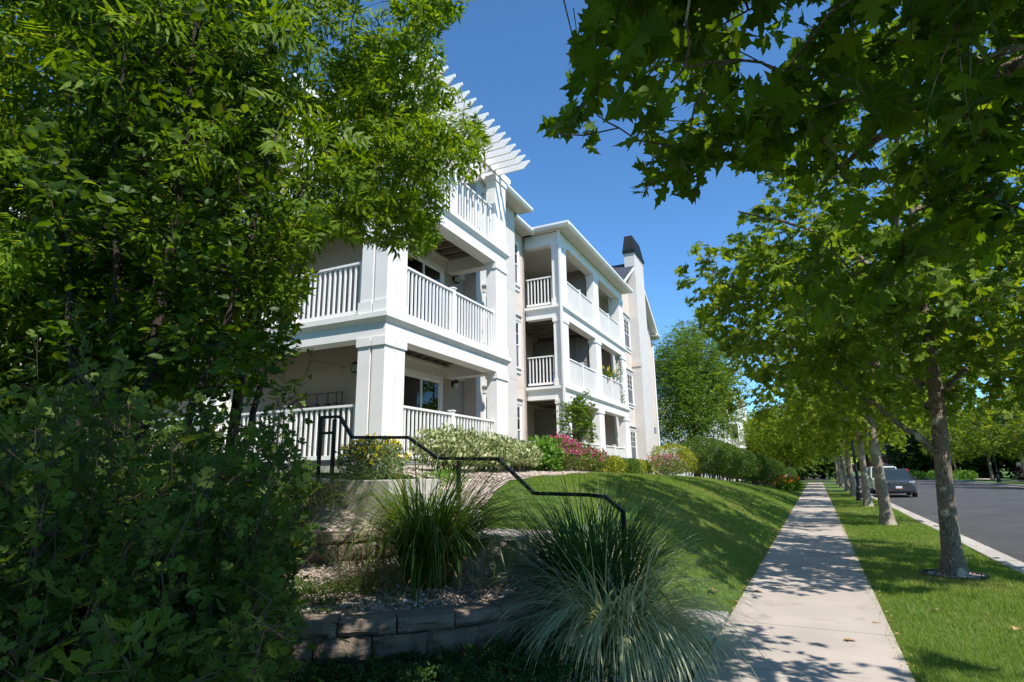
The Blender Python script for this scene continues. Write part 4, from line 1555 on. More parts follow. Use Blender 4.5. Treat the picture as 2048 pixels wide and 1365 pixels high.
t1p = (1.62, 10.95, 0.0)
rng1 = np.random.default_rng(22)
lm1 = [([(0.10, 0, 1.75), (-0.30, -0.05, 2.15), (-0.75, -0.1, 2.6), (-1.6, -0.2, 3.3)], 0.06, 0.015)]
for i in range(9):
    lm1.append(limb(rng1, (0.02, 0.0, 2.45 + 0.36 * i), [0.4, 2.6, 4.2, 1.4, 5.4, 3.3, 2.0, 0.9, 4.8][i], [2.6, 2.8, 2.6, 2.4, 2.6, 2.4, 2.2, 2.0, 2.0][i], [1.4, 1.2, 1.3, 1.6, 1.5, 1.9, 1.9, 1.8, 1.9][i], 0.055))
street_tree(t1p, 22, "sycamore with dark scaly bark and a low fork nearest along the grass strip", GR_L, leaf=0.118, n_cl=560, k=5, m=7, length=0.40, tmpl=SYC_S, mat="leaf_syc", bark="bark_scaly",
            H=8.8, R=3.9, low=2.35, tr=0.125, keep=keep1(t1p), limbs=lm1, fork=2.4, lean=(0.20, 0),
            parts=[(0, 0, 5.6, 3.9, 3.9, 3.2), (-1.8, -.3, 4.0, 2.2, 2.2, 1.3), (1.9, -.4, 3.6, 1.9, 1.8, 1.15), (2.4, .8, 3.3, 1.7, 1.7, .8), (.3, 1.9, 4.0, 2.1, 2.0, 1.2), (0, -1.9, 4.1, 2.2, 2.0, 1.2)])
t2p = (1.62, 19.9, 0.0)
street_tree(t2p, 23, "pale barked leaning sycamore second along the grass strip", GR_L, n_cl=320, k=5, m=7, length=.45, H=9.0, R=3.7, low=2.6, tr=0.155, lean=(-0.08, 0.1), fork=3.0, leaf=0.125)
base3 = street_tree((1.78, 29.5, 0.0), 24, "mottled sycamore beside the black lamp post", GR_L, n_cl=260, k=5, m=7, H=9.0, R=3.7, low=2.7, tr=0.15, lean=(0.05, 0), leaf=0.14, length=0.5)
for i, (y, rz, lb) in enumerate([(39.2, 1.9, "sycamore standing just past the lamp post, left of the parked cars"), (48.3, 3.6, "sycamore second past the lamp post on the grass strip"),
                                 (57.4, 5.0, "sycamore third past the lamp post on the grass strip"), (66.5, 0.8, "sycamore last before the cross street on the grass strip")]):
    c = copy_tree(base3)
    c.location = (1.75 + 0.05 * (i % 2), y, 0)
    c.rotation_euler = (0, 0, rz)
    c.scale = (1, 1, 0.92 + 0.05 * i)
    c["label"] = lb
GR_R = "street trees on the far side of the road"
for i, (x, y, rz, s, lb) in enumerate([(17.0, 57.0, 0.7, 1.12, "sycamore nearest across the road, its crown at the edge of the picture"), (16.8, 69.0, 2.2, 1.1, "sycamore across the road in front of the beige fence"),
                                       (17.3, 83.0, 4.0, 1.1, "sycamore across the road beside the dark red hedge"), (16.8, 99.0, 5.5, 1.02, "sycamore across the road just beyond the green street sign")]):
    c = copy_tree(base3)
    c.location = (x, y, 0)
    c.rotation_euler = (0, 0, rz)
    c.scale = (s, s, s * 0.88)
    c["label"] = lb
    c["group"] = GR_R

# left trees ---------------------------------------------------------------
POLYA = [(-900, -1500), (930, -1500), (955, 0), (900, 60), (885, 150), (950, 205), (985, 305), (955, 345), (890, 420), (872, 500), (838, 520), (760, 495), (690, 480), (640, 470), (625, 560), (600, 640), (560, 720), (400, 800), (-900, 900)]


def keepA(pos, poly):
    def f(C):
        q = proj(C + np.array(pos))
        return in_poly(q[:, 0], q[:, 1], poly) & (q[:, 2] > 0.3)
    return f


def multi_stem(name, pos, seed, label, stems, crown, n_cl, k, length, m, leaf, tmpl, mat, keep, droop=0.2, up=0.3, power=2.2):
    rng = np.random.default_rng(seed)
    root = thing(name, pos, label, "tree")
    first = stems[0]
    build_tree(root, rng, first[0], first[1], [(s[0], s[1][0], s[1][-1]) for s in stems[1:]], crown, n_cl, k, length, m, leaf, tmpl, M[mat], M["bark_dark"], keep, up=up, droop=droop,
               twig_r=0.0035, branch_r=0.014, leaf_up=0.7, power=power)
    return root


ap = (-5.0, 3.75, 0.42)
st = [([(0, 0, 0), (0.05, 0, 1.2), (0.0, 0.1, 2.6), (0.1, 0.1, 4.2), (0.1, 0, 6.4)], [0.07, 0.055, 0.045, 0.03, 0.01]),
      ([(0.05, 0, 0.9), (0.0, 0.10, 2.2), (0.2, 0.3, 3.6), (0.5, 0.5, 5.2)], [0.035, 0.008]),
      ([(0.05, 0, 1.2), (0.15, 0.0, 2.4), (0.35, 0.15, 3.4), (0.9, 0.5, 4.8)], [0.03, 0.008]),
      ([(0, 0, 1.2), (-0.5, -0.4, 2.6), (-0.9, -0.9, 4.2), (-1.2, -1.4, 6.0)], [0.036, 0.008]),
      ([(0.05, 0.05, 1.1), (-0.4, 0.8, 2.6), (-0.6, 1.5, 4.4), (-0.7, 1.9, 6.2)], [0.036, 0.008])]
multi_stem("ash_tree", ap, 31, "large feathery ash tree with thin dark stems covering the building's near corner", st,
           [(0, 0, 4.4, 2.6, 2.6, 3.0), (1.5, 0.9, 3.7, 1.25, 1.25, 1.1), (1.7, 1.0, 5.3, 1.3, 1.3, 1.6), (-1, -1.4, 4.2, 2.0, 2.0, 2.6), (0.1, 0.2, 2.3, 1.5, 1.5, 1.6), (-0.6, -.3, 1.8, 1.4, 1.4, 1.3)],
           880, 4, 0.36, 6, 0.21, ASH, "leaf_ash", keepA(ap, POLYA), droop=0.35, up=0.2)
POLYD = [(40, -1500), (560, -1500), (600, 0), (560, 200), (590, 400), (560, 560), (610, 700), (520, 800), (100, 800), (60, 520), (20, 300), (120, 120)]
dp = (-4.05, 2.35, 0.0)
st = [([(0, 0, 0), (0.02, 0, 1.2), (0.0, 0.03, 2.4), (0.05, 0.05, 3.8), (0.05, 0, 5.2)], [0.055, 0.048, 0.04, 0.028, 0.01]),
      ([(0, 0, 1.0), (0.30, 0.18, 2.0), (0.45, 0.32, 3.0), (0.6, 0.45, 4.4)], [0.036, 0.01]),
      ([(0, 0, 0.8), (-0.22, -0.25, 1.8), (-0.35, -0.42, 3.0), (-0.42, -0.55, 4.4)], [0.036, 0.01]),
      ([(0, 0, 1.3), (0.1, -0.25, 2.2), (0.12, -0.42, 3.4), (0.1, -0.5, 4.6)], [0.03, 0.008])]
multi_stem("plum_tree", dp, 32, "slender dark stemmed tree with glossy oval leaves behind the left bush", st,
           [(0, 0, 3.2, 1.0, 1.0, 2.4), (0.45, 0.4, 2.4, 0.85, 0.85, 1.5), (-0.55, -0.5, 2.4, 0.9, 0.9, 1.5), (0, 0, 4.6, 0.95, 0.95, 1.2)],
           460, 4, 0.26, 7, 0.078, OVAL, "leaf_dark", keepA(dp, POLYD), droop=0.1, up=0.45)
# a tree farther left behind
lp = (-8.6, 2.4, 1.2)
st = [([(0, 0, 0), (0.05, 0, 1.6), (0.2, 0.1, 3.4), (0.1, 0.3, 6.4)], [0.15, 0.12, 0.09, 0.02]),
      ([(0, 0, 1.6), (0.8, 0.5, 2.6), (1.6, 1.0, 4.2)], [0.09, 0.02]), ([(0, 0, 1.8), (-0.6, -1.2, 3.0), (-0.8, -2.2, 4.6)], [0.08, 0.02])]
multi_stem("shade_tree", lp, 33, "tree at the far left whose dark branches show against bits of sky", st,
           [(0, 0, 5.0, 3.2, 3.2, 2.9), (1.2, 0.8, 3.6, 2.0, 2.0, 1.7), (-.6, -1.6, 4.0, 2.2, 2.2, 2.0)], 420, 4, 0.45, 6, 0.24, ASH, "leaf_ash", None, droop=0.3)

# foreground bush with lobed leaves -------------------------------------------
POLYB = [(-1200, 420), (60, 470), (180, 450), (300, 470), (430, 560), (560, 640), (620, 690), (600, 780), (560, 830), (600, 890), (610, 960), (590, 1040), (575, 1110), (540, 1170), (570, 1260), (510, 1420), (400, 2300), (-1200, 2300)]


def shoots_bush(pos, seed, label, n_shoot, reach, leafsize, tmpl, mat, poly, dirs, cat="bush", name="lobed_leaf_bush", m=19, side=3, r=0.0050):
    """long arching shoots set with leaves on short side twigs"""
    rng = np.random.default_rng(seed)
    root = thing(name, pos, label, cat)
    tb = Tubes()
    LP, LD, LN = [], [], []
    for _ in range(n_shoot):
        d = np.asarray(dirs(rng), float)
        L = reach * rng.uniform(0.55, 1.1)
        p0 = np.r_[rng.normal(0, 0.22, 2), 0.0]
        t = np.linspace(0, 1, 10)
        P = p0 + d * (L * t)[:, None]
        P[:, 2] -= 0.28 * L * t ** 2.2
        P += np.cumsum(rng.normal(0, 0.012 * L, P.shape), 0)
        q = proj(P + np.array(pos))
        q[:, 0] += rng.normal(-8, 30)
        bad = ~in_poly(q[:, 0], q[:, 1], poly) & (q[:, 2] > 0.15) & (q[:, 0] > -200)
        near = np.linalg.norm(P + np.array(pos) - CAMP, axis=1) < 1.15
        stop = np.argmax(bad | near) if (bad | near).any() else 10
        if stop < 4:
            continue
        P = P[:stop]
        tb.add(P, np.linspace(r, r * 0.3, len(P)), 5)
        s = np.linspace(0.22, 1, m)
        pts = np.stack([np.interp(s, np.linspace(0, 1, len(P)), P[:, i]) for i in range(3)], -1)
        for j, c in enumerate(pts):
            k = rng.integers(1, side + 1)
            for _k in range(k):
                dd = nrm(d * 0.5 + rng.normal(0, 0.7, 3))
                ln = rng.uniform(0.02, 0.16)
                e = c + dd * ln
                if ln > 0.06:
                    tb.add(np.array([c, e]), [r * 0.3, r * 0.15], 3)
                for _q in range(2):
                    LP.append(e + rng.normal(0, 0.018, 3))
                    LD.append(nrm(dd + rng.normal(0, 0.5, 3)))
                    LN.append(rng.normal(0, 0.5, 3) + np.array([0.25, -0.25, 0.7]))
    tb.build("stems", M["twig"], root)
    LP, LD, LN = np.array(LP), np.array(LD), np.array(LN)
    q = proj(LP + np.array(pos))
    ok = in_poly(q[:, 0] - 22 + rng.normal(0, 22, len(LP)), q[:, 1], poly) | (q[:, 0] < -200) | (rng.uniform(0, 1, len(LP)) < 0.10)
    LP, LD, LN = LP[ok], LD[ok], LN[ok]
    leaf_mesh("foliage", LP, LD, LN, leafsize * np.clip(rng.normal(1, 0.34, len(LP)), 0.35, 1.7), tmpl, M[mat], root, veins=True)
    return root


def bdir(rng):
    v = nrm(np.array([rng.normal(0.05, 0.55), rng.normal(0.10, 0.55), abs(rng.normal(0.85, 0.35))]))
    return v


shoots_bush((-2.45, 1.25, 0.0), 41, "big arching bush of small lobed leaves filling the lower left foreground", 760, 2.45, 0.039, SUMAC, "leaf_bush", POLYB, bdir)
shoots_bush((-3.3, 0.55, 0.0), 42, "second lobed leaf bush growing into the big one at the left edge", 380, 2.4, 0.042, SUMAC, "leaf_bush", POLYB, bdir, m=18)
shoots_bush((-3.55, 2.35, 0.0), 43, "taller lobed leaf bush between the big foreground bush and the slender dark tree", 620, 2.85, 0.044, SUMAC, "leaf_bush", POLYB, bdir, m=18)


shrub_later = True


# ornamental grasses -------------------------------------------------------------
def grass_clump(pos, seed, label, n, length, width, mat, spread=0.16, lean=(0.1, 0.75), arch=0.55, stripe=False, bias=(0, 0), name="ornamental_grass", power=1.35, dry=0, part=None):
    rng = np.random.default_rng(seed)
    root = part if part is not None else thing(name, pos, label, "ornamental grass")
    S = 9
    r = spread * np.sqrt(rng.uniform(0, 1, n))
    a = rng.uniform(0, 2 * math.pi, n)
    base = np.stack([r * np.cos(a), r * np.sin(a), np.zeros(n)], -1)
    az = a + rng.normal(0, 0.7, n)
    el = rng.uniform(lean[0], lean[1], n)
    hd = np.stack([np.cos(az) + bias[0], np.sin(az) + bias[1], np.zeros(n)], -1)
    L = length * np.clip(rng.normal(1, 0.2, n), 0.4, 1.35)
    bend = arch * np.clip(rng.normal(1, 0.35, n), 0.2, 2.0)
    bend *= np.where(rng.uniform(0, 1, n) < 0.14, 1.8, 1.0)
    t = np.linspace(0, 1, S)
    th = el[:, None] + bend[:, None] * (t[None] ** power) * 2.2
    ds = L[:, None] / (S - 1)
    hx = np.cumsum(np.sin(th) * ds, 1) - np.sin(th[:, :1]) * ds
    hz_ = np.cumsum(np.cos(th) * ds, 1) - np.cos(th[:, :1]) * ds
    Cn = base[:, None] + hd[:, None] * hx[..., None]
    Cn[..., 2] += hz_
    side = nrm(np.cross(hd, np.array([0, 0, 1.0])))
    tw = rng.normal(0, 0.5, n)
    side = nrm(side + hd * tw[:, None] * 0.6)
    w = width * np.clip(rng.normal(1, 0.2, n), 0.5, 1.6)[:, None] * np.minimum(1, 0.45 + t * 2.2)[None] * np.sqrt(np.clip(1 - t, 0, 1))[None] * 0.5
    w = np.maximum(w, 0.0004)
    up = np.array([0, 0, 1.0])
    cols = 5 if stripe else 3
    off = np.linspace(-1, 1, cols)
    V = np.stack([Cn + side[:, None] * (w * o)[..., None] + up * (np.abs(o) * w * 0.35)[..., None] for o in off], 2)   # n,S,cols,3
    idx = np.arange(n * S * cols).reshape(n, S, cols)
    Fq = np.stack([idx[:, :-1, :-1], idx[:, :-1, 1:], idx[:, 1:, 1:], idx[:, 1:, :-1]], -1).reshape(-1, 4)
    at = None
    if stripe:
        at = {"stripe": np.broadcast_to(np.array([1.0, 0.35, 0.0, 0.35, 1.0]), (n, S, cols)).ravel()}
    mesh_np("blades" if part is None else "dry_blades", V.reshape(-1, 3), Fq, np.full(len(Fq), 4), M[mat], root, smooth=True, attrs=at)
    if dry:
        grass_clump(pos, seed + 500, "", dry, length * 0.62, width * 0.7, "dead", spread * 1.05, (0.05, 1.1), arch * 1.1, part=root)
    return root


grass_clump((-3.72, 5.30, 0.42), 51, "tall bright green grass clump growing in the gravel bed", 1200, 1.40, 0.017, "blade", 0.22, (0.02, 0.38), 0.78, bias=(0.14, 0.05), dry=110, power=1.7)
grass_clump((-2.12, 5.98, 0.05), 52, "dark green grass clump behind the striped one beside the steps", 1350, 1.36, 0.017, "blade_deep", 0.30, (0.02, 0.42), 0.50, dry=60)
grass_clump((-1.72, 5.32, 0.02), 53, "large fountain of pale striped grass at the corner of the walk", 1900, 1.10, 0.0130, "blade_vari", 0.24, (0.02, 0.55), 1.05, stripe=True, power=1.2, dry=110)
grass_clump((-5.75, 5.55, 1.20), 54, "fine hazy grass clump at the top of the steps", 560, 0.62, 0.010, "blade_fine", 0.26, (0.1, 0.9), 0.55)
grass_clump((-5.6, 5.0, 0.90), 55, "small fine grass clump drooping over the upper block wall", 420, 0.6, 0.009, "blade_fine", 0.18, (0.2, 0.9), 0.6)
grass_clump((-4.15, 4.75, 0.42), 56, "small reddish thin grass tuft left of the tall green clump", 240, 0.5, 0.005, "blade_fine", 0.16, (0.1, 0.7), 0.4)


# shrubs and hedges ------------------------------------------------------------
def shrub(name, pos, seed, label, cat, blobs, n, size, tmpl, mat, shell=0.22, box=2.0, group=None, flowers=None, stems=14, low=0.25, updir=0.55, loose=0.3, extra=None, skirt=True):
    """leaves through the outer layer of rounded masses; bare stems below; blossoms where given"""
    rng = np.random.default_rng(seed)
    root = thing(name, pos, label, cat, group)
    vol = np.array([b[3] * b[4] + b[4] * b[5] + b[3] * b[5] for b in blobs])
    idx = rng.choice(len(blobs), n, p=vol / vol.sum())
    d = nrm(rng.normal(0, 1, (n, 3)))
    sup = (np.abs(d) ** box).sum(1) ** (-1.0 / box)
    ph = rng.uniform(0, 6.28, 6)
    lump = 1 + 0.07 * np.sin(d[:, 0] * 5 + ph[0]) * np.sin(d[:, 1] * 6 + ph[1]) + 0.06 * np.sin(d[:, 2] * 9 + d[:, 0] * 7 + ph[2])
    r = 1 - shell * rng.uniform(0, 1, n) ** 1.5
    B = np.array(blobs)[idx]
    P = B[:, :3] + d * (sup * r * lump)[:, None] * B[:, 3:]
    nn = nrm(d / B[:, 3:])
    P += rng.normal(0, size * 0.35, P.shape)
    ok = P[:, 2] > low
    P, nn = P[ok], nn[ok]
    D = nrm(nn * 0.5 + rng.normal(0, 0.6, P.shape) + np.array([0, 0, updir]))
    N = nn * 0.9 + rng.normal(0, loose + 0.2, P.shape) + np.array([0, 0, 0.4])
    S = size * np.clip(rng.normal(1, 0.25, len(P)), 0.4, 1.6)
    leaf_mesh("foliage", P, D, N, S, tmpl, M[mat], root)
    tb = Tubes()
    for _ in range(stems):
        b = blobs[rng.integers(len(blobs))]
        s0 = np.array([b[0] + rng.normal(0, b[3] * 0.22), b[1] + rng.normal(0, b[4] * 0.22), 0.0])
        e = np.array([b[0], b[1], b[2]]) + nrm(rng.normal(0, 1, 3) + [0, 0, 0.4]) * np.array(b[3:]) * 0.8
        tb.add(curve_to(s0, np.array([0, 0, 1.0]), e, 6), np.linspace(0.012, 0.004, 6) * (1 + b[5]), 5)
    if stems:
        tb.build("stems", M["twig"], root)
    if flowers:
        fm, fn, fs = flowers[:3]
        zmin = flowers[3] if len(flowers) > 3 else 0.3
        cand = np.where((nn[:, 2] > -0.1) & (P[:, 2] > zmin))[0]
        pick = rng.choice(cand, min(fn, len(cand)), replace=False)
        c = P[pick] + nn[pick] * size * 0.6 + np.array([0, 0, size * 0.4])
        q = 7
        FP = np.repeat(c, q, 0) + rng.normal(0, fs * 0.25, (len(c) * q, 3))
        FD = rand_dirs(rng, len(FP), 0.3)
        FN = rand_dirs(rng, len(FP), 0.6)
        leaf_mesh("blossom", FP, FD, FN, fs * rng.uniform(0.6, 1.1, len(FP)), DIAM, M[fm], root)
    return root


def gz(x, y):
    return float(hz(x, y))


G1 = "cream edged shrubs in front of the balcony"
for i, (x, y, rx, ry, rz_, lb) in enumerate([(-5.65, 8.55, .55, .62, .31, "cream edged shrub beside the corner column, tallest of the row"), (-5.65, 9.75, .52, .62, .28, "cream edged shrub in the middle of the row below the balcony railing"),
                                             (-5.75, 10.9, .55, .62, .26, "cream edged shrub right of the middle one, below the second column"), (-5.95, 11.9, .45, .5, .23, "cream edged shrub next to the bright green plant")]):
    shrub("variegated_shrub", (x, y, gz(x, y)), 60 + i, lb, "shrub", [(0, 0, rz_ + .12, rx, ry, rz_), (0.1, 0.2, rz_ + .05, rx * .7, ry * .8, rz_ * .8)], 2600, 0.075, OVAL, "leaf_vari", 0.35, 2.6, G1, low=0.14, stems=26)
shrub("leafy_perennial", (-5.75, 12.75, gz(-5.75, 12.75)), 70, "bright green leafy plant left of the pink flowering shrub", "plant", [(0, 0, .36, .42, .48, .38)], 900, 0.13, OVAL, "leaf_bright", 0.5, low=0.05, stems=6)
for i, (x, y, s, lb, fl) in enumerate([(-5.85, 13.9, 1.0, "pink flowering spirea nearest the green leafy plant, full of blossom", 120), (-5.9, 15.2, .85, "pink spirea below the little tree with fewer blossoms", 50), (-5.95, 16.6, .85, "spirea right of the little tree with reddish shoots", 26)]):
    shrub("spirea_shrub", (x, y, gz(x, y)), 72 + i, lb, "shrub", [(0, 0, .40 * s, .58 * s, .72 * s, .44 * s)], 2600, 0.062, DIAM, "leaf_spirea", 0.5, flowers=("petal_pink", fl * 2, 0.07), low=0.03, stems=8, group="pink spireas by the building")
for i, (y, lb) in enumerate([(18.2, "low clipped yellow green hedge bush nearest the pink spirea"), (19.9, "low clipped yellow green hedge bush second from the spirea"), (21.6, "low clipped yellow green hedge bush before the chimney end")]):
    shrub("low_hedge", (-6.0, y, gz(-6, y)), 80 + i, lb, "hedge", [(0, 0, .20, .5, .98, .25)], 5200, 0.06, OVAL, ["leaf_yellow", "leaf_hedge", "leaf_yellow"][i], 0.3, 6, "low clipped hedge along the wing", low=0.0, stems=6)
shrub("spirea_shrub", (-5.5, 24.6, gz(-5.5, 24.6)), 85, "pink spirea standing alone beyond the low hedge, by the chimney", "shrub", [(0, 0, .36, .8, 1.2, .46)], 2600, 0.07, DIAM, "leaf_spirea", 0.5, flowers=("petal_pink", 110, 0.06), low=0.03, stems=8, group="pink spireas by the building")
shrub("golden_hedge", (-6.2, 29.2, gz(-6.2, 29.2)), 86, "round golden yellow shrub at the end of the building", "hedge", [(0, 0, .86, .95, 1.25, .66), (.5, 1.2, .62, .55, .7, .5)], 4600, 0.075, OVAL, "leaf_yellow", 0.22, 2.6, low=0.2)
G2 = "clipped dark green shrubs up the lawn"
for i, (x, y, rx, ry, h, lb) in enumerate([(-5.05, 31.6, 1.2, 1.3, 2.15, "rounded dark green shrub next to the golden one, first of the clipped row"), (-4.75, 34.7, 1.2, 1.35, 2.15, "second clipped dark green shrub from the golden one"),
                                           (-4.35, 37.9, 1.2, 1.4, 2.05, "third clipped dark green shrub, in the middle of the row"), (-3.85, 41.2, 1.2, 1.45, 2.0, "fourth clipped dark green shrub, wide and low"),
                                           (-3.2, 44.6, 1.2, 1.45, 2.0, "last clipped dark green shrub beside the orange lilies")]):
    shrub("clipped_shrub", (x, y, gz(x, y) - 0.1), 90 + i, lb, "shrub", [(0, 0, h * .60, rx, ry, h * .42)], 11000, 0.07, OVAL, "leaf_hedge2" if i > 1 else "leaf_hedge", 0.13, 2.25, G2, low=0.35, stems=30)
shrub("daylily_bed", (-1.75, 43.6, 0.15), 99, "clump of orange daylilies at the edge of the walk", "flowers", [(0, 0, .35, .75, 2.3, .45)], 2600, 0.16, DIAM, "leaf_mid", 0.7, low=0.0, stems=0, flowers=("petal_orange", 90, 0.12, 0.4), updir=1.2)
shrub("yellow_flower_shrub", (-5.75, 6.75, 1.45), 100, "rounded shrub dotted with yellow flowers by the corner column", "shrub", [(0, 0, .30, .48, .52, .34)], 3600, 0.048, DIAM, "leaf_silver", 0.6, flowers=("petal_yellow", 150, 0.05, 0.15), low=0.05, stems=8)
shrub("sedum_patch", (-5.2, 7.75, 1.40), 101, "low feathery green patch in the gravel at the foot of the column", "plant", [(0, 0, .06, .30, .45, .16)], 1500, 0.04, DIAM, "leaf_bright", 0.8, low=0.0, stems=0)
shrub("evergreen_shrub", (-2.2, 56, 0.1), 102, "dark clipped shrub at the end of the white picket fence", "shrub", [(0, 0, .8, .7, 2.2, .8)], 3000, 0.10, OVAL, "leaf_hedge2", 0.3, 3, low=0)
for i, (x, y, z, rx, ry, rz_, lb) in enumerate([(-6.6, 2.2, .9, 1.3, 1.1, 1.5, "dense dark shrub behind the foreground bush at the left"), (-9.5, 4.3, 1.3, 1.5, 1.6, 1.3, "dense dark shrub farther back against the building's side"),
                                                (-5.6, 0.4, .4, 1.5, 1.2, 1.5, "dense dark shrub at the left edge behind the lobed bushes"), (-8.6, 0.6, .8, 1.8, 1.4, 1.9, "tall dark shrub farthest left")]):
    shrub("dark_shrub", (x, y, z - .6), 130 + i, lb, "shrub", [(0, 0, rz_, rx, ry, rz_), (.4, .3, rz_ * 1.5, rx * .7, ry * .7, rz_ * .7)], 5200, 0.085, OVAL, "leaf_dark", .5, 2.2, "dark shrubs behind the foreground bush", low=0, stems=10)
# little tree by the balcony
rt = np.random.default_rng(110)
root = thing("sapling_tree", (-6.25, 16.5, gz(-6.25, 16.5)), "little bushy tree against the wing's white columns", "tree")
build_tree(root, rt, [(0, 0, 0), (0.02, 0, .5), (0, .02, 1.1), (0, 0, 1.9)], [.035, .028, .02, .008], [([(0, 0, .6), (.15, .2, 1.0), (.25, .35, 1.6)], .014, .005), ([(0, 0, .7), (-.12, -.25, 1.1), (-.2, -.4, 1.7)], .014, .005)],
           [(0, 0, 1.45, .55, .65, .75), (.05, .1, 1.9, .4, .45, .4)], 120, 3, .22, 7, .075, OVAL, M["leaf_mid"], M["bark_dark"], up=.3, droop=.2, twig_r=.003, branch_r=.01)

# low ground cover in front of the low wall and under the bush
rgc = np.random.default_rng(120)


def cover(name, pts, h, size, seed, label, mat="leaf_cover", per=10, L=0.22, cat="ground cover"):
    rng = np.random.default_rng(seed)
    n = len(pts)
    d = nrm(np.c_[rng.normal(0, 1, (n, 2)), np.abs(rng.normal(0.55, 0.3, n))])
    t = np.linspace(0.1, 1, per)
    ln = L * rng.uniform(0.5, 1.3, n)
    P = pts[:, None] + d[:, None] * (ln[:, None] * t[None])[..., None]
    P[..., 2] -= 0.4 * ln[:, None] * t[None] ** 2
    D = d[:, None] * 0.5 + rng.normal(0, 0.6, P.shape)
    N = rng.normal(0, 0.5, P.shape) + np.array([0, 0, 0.8])
    o = leaf_mesh(name, P.reshape(-1, 3), D.reshape(-1, 3), N.reshape(-1, 3), size * rng.uniform(0.6, 1.3, n * per), DIAM, M[mat])
    return tag(o, label, cat, kind="stuff")


Cw = resample(W1, 80)
i = rgc.integers(8, 76, 4200)
o_ = rgc.uniform(0.03, 0.95, 4200) ** 1.0
tn = np.gradient(Cw, axis=0)
tn /= np.linalg.norm(tn, axis=1, keepdims=True)
outw = np.stack([tn[:, 1], -tn[:, 0]], -1)
pp = Cw[i] + outw[i] * o_[:, None]
cover("creeping_ground_cover", np.c_[pp, rgc.uniform(0.0, 0.16, 4200)], .2, 0.030, 121, "dark creeping ground cover along the foot of the low block wall", per=18)
pp = np.c_[rgc.normal(-4.45, .38, 700), rgc.normal(4.35, .28, 700), rgc.uniform(.40, .52, 700)]
cover("trailing_ground_cover", pp, .2, 0.02, 122, "dusky trailing plants at the left end of the gravel bed", mat="leaf_bush", per=12)
# ------------------------------------------------------------------ lawn blades
def turf(name, x, y, z, h, w, seed, label):
    rng = np.random.default_rng(seed)
    n = len(x)
    a = rng.uniform(0, 2 * math.pi, n)
    ln = rng.normal(0, 0.45, (n, 2))
    hh = h * np.clip(rng.normal(1, 0.25, n), 0.5, 1.6)
    s = np.stack([np.cos(a), np.sin(a)], -1) * (w * rng.uniform(0.7, 1.3, n))[:, None] * 0.5
    b = np.stack([x, y], -1)
    V = np.zeros((n, 3, 3))
    V[:, 0, :2], V[:, 1, :2], V[:, 2, :2] = b - s, b + s, b + ln * hh[:, None]
    V[:, 0, 2] = V[:, 1, 2] = z
    V[:, 2, 2] = z + hh
    o = mesh_np(name, V.reshape(-1, 3), np.arange(n * 3), np.full(n, 3), M["turf"])
    return tag(o, label, "lawn", kind="stuff")


rt_ = np.random.default_rng(200)
X, Yv, W_ = [], [], []
for (x0, x1, y0, y1, dens, w) in ((0.47, 2.53, 3.2, 7.0, 7000, .0045), (0.47, 2.53, 7.0, 13, 3600, .007), (0.47, 2.53, 13, 24, 1800, .011), (0.47, 2.53, 24, 45, 700, .018)):
    n = int((x1 - x0) * (y1 - y0) * dens)
    X.append(rt_.uniform(x0, x1, n)); Yv.append(rt_.uniform(y0, y1, n)); W_.append(np.full(n, w))
X, Yv, W_ = map(np.concatenate, (X, Yv, W_))
ex = rt_.uniform(0.40, 0.52, 2600)
X = np.r_[X, ex]; Yv = np.r_[Yv, rt_.uniform(3.2, 24, 2600)]; W_ = np.r_[W_, np.full(2600, .007)]
ok = np.hypot(X - 1.62, Yv - 10.95) > 0.42
X, Yv, W_ = X[ok], Yv[ok], W_[ok]
turf("strip_grass", X, Yv, -0.015 + 0.02 * np.sin(Yv * 0.8) * np.clip((X - 0.5) * 2, 0, 1), 0.045, W_, 201, "mown green grass of the strip between the walk and the kerb")
X, Yv, W_ = [], [], []
for (y0, y1, dens, w) in ((7.28, 12, 3400, .007), (12, 20, 1700, .010), (20, 32, 800, .015), (32, 45, 350, .022)):
    n = int(4.6 * (y1 - y0) * dens)
    xx, yy = rt_.uniform(-5.6, -1.03, n), rt_.uniform(y0, y1, n)
    lim = np.interp(yy, [7.3, 9, 11, 13, 15, 17, 25, 31, 45], [-4.35, -4.5, -4.75, -5.05, -5.45, -5.6, -5.6, -5.4, -4.5])
    ok = xx > lim + 0.06 * np.sin(yy * 2.3)
    X.append(xx[ok]); Yv.append(yy[ok]); W_.append(np.full(ok.sum(), w))
X, Yv, W_ = map(np.concatenate, (X, Yv, W_))
X = np.r_[X, rt_.uniform(-1.06, -.96, 2200)]; Yv = np.r_[Yv, rt_.uniform(7.3, 24, 2200)]; W_ = np.r_[W_, np.full(2200, .008)]
turf("slope_grass", X, Yv, hz(X, Yv) - 0.018, 0.045, W_, 202, "mown green grass on the slope up to the building")
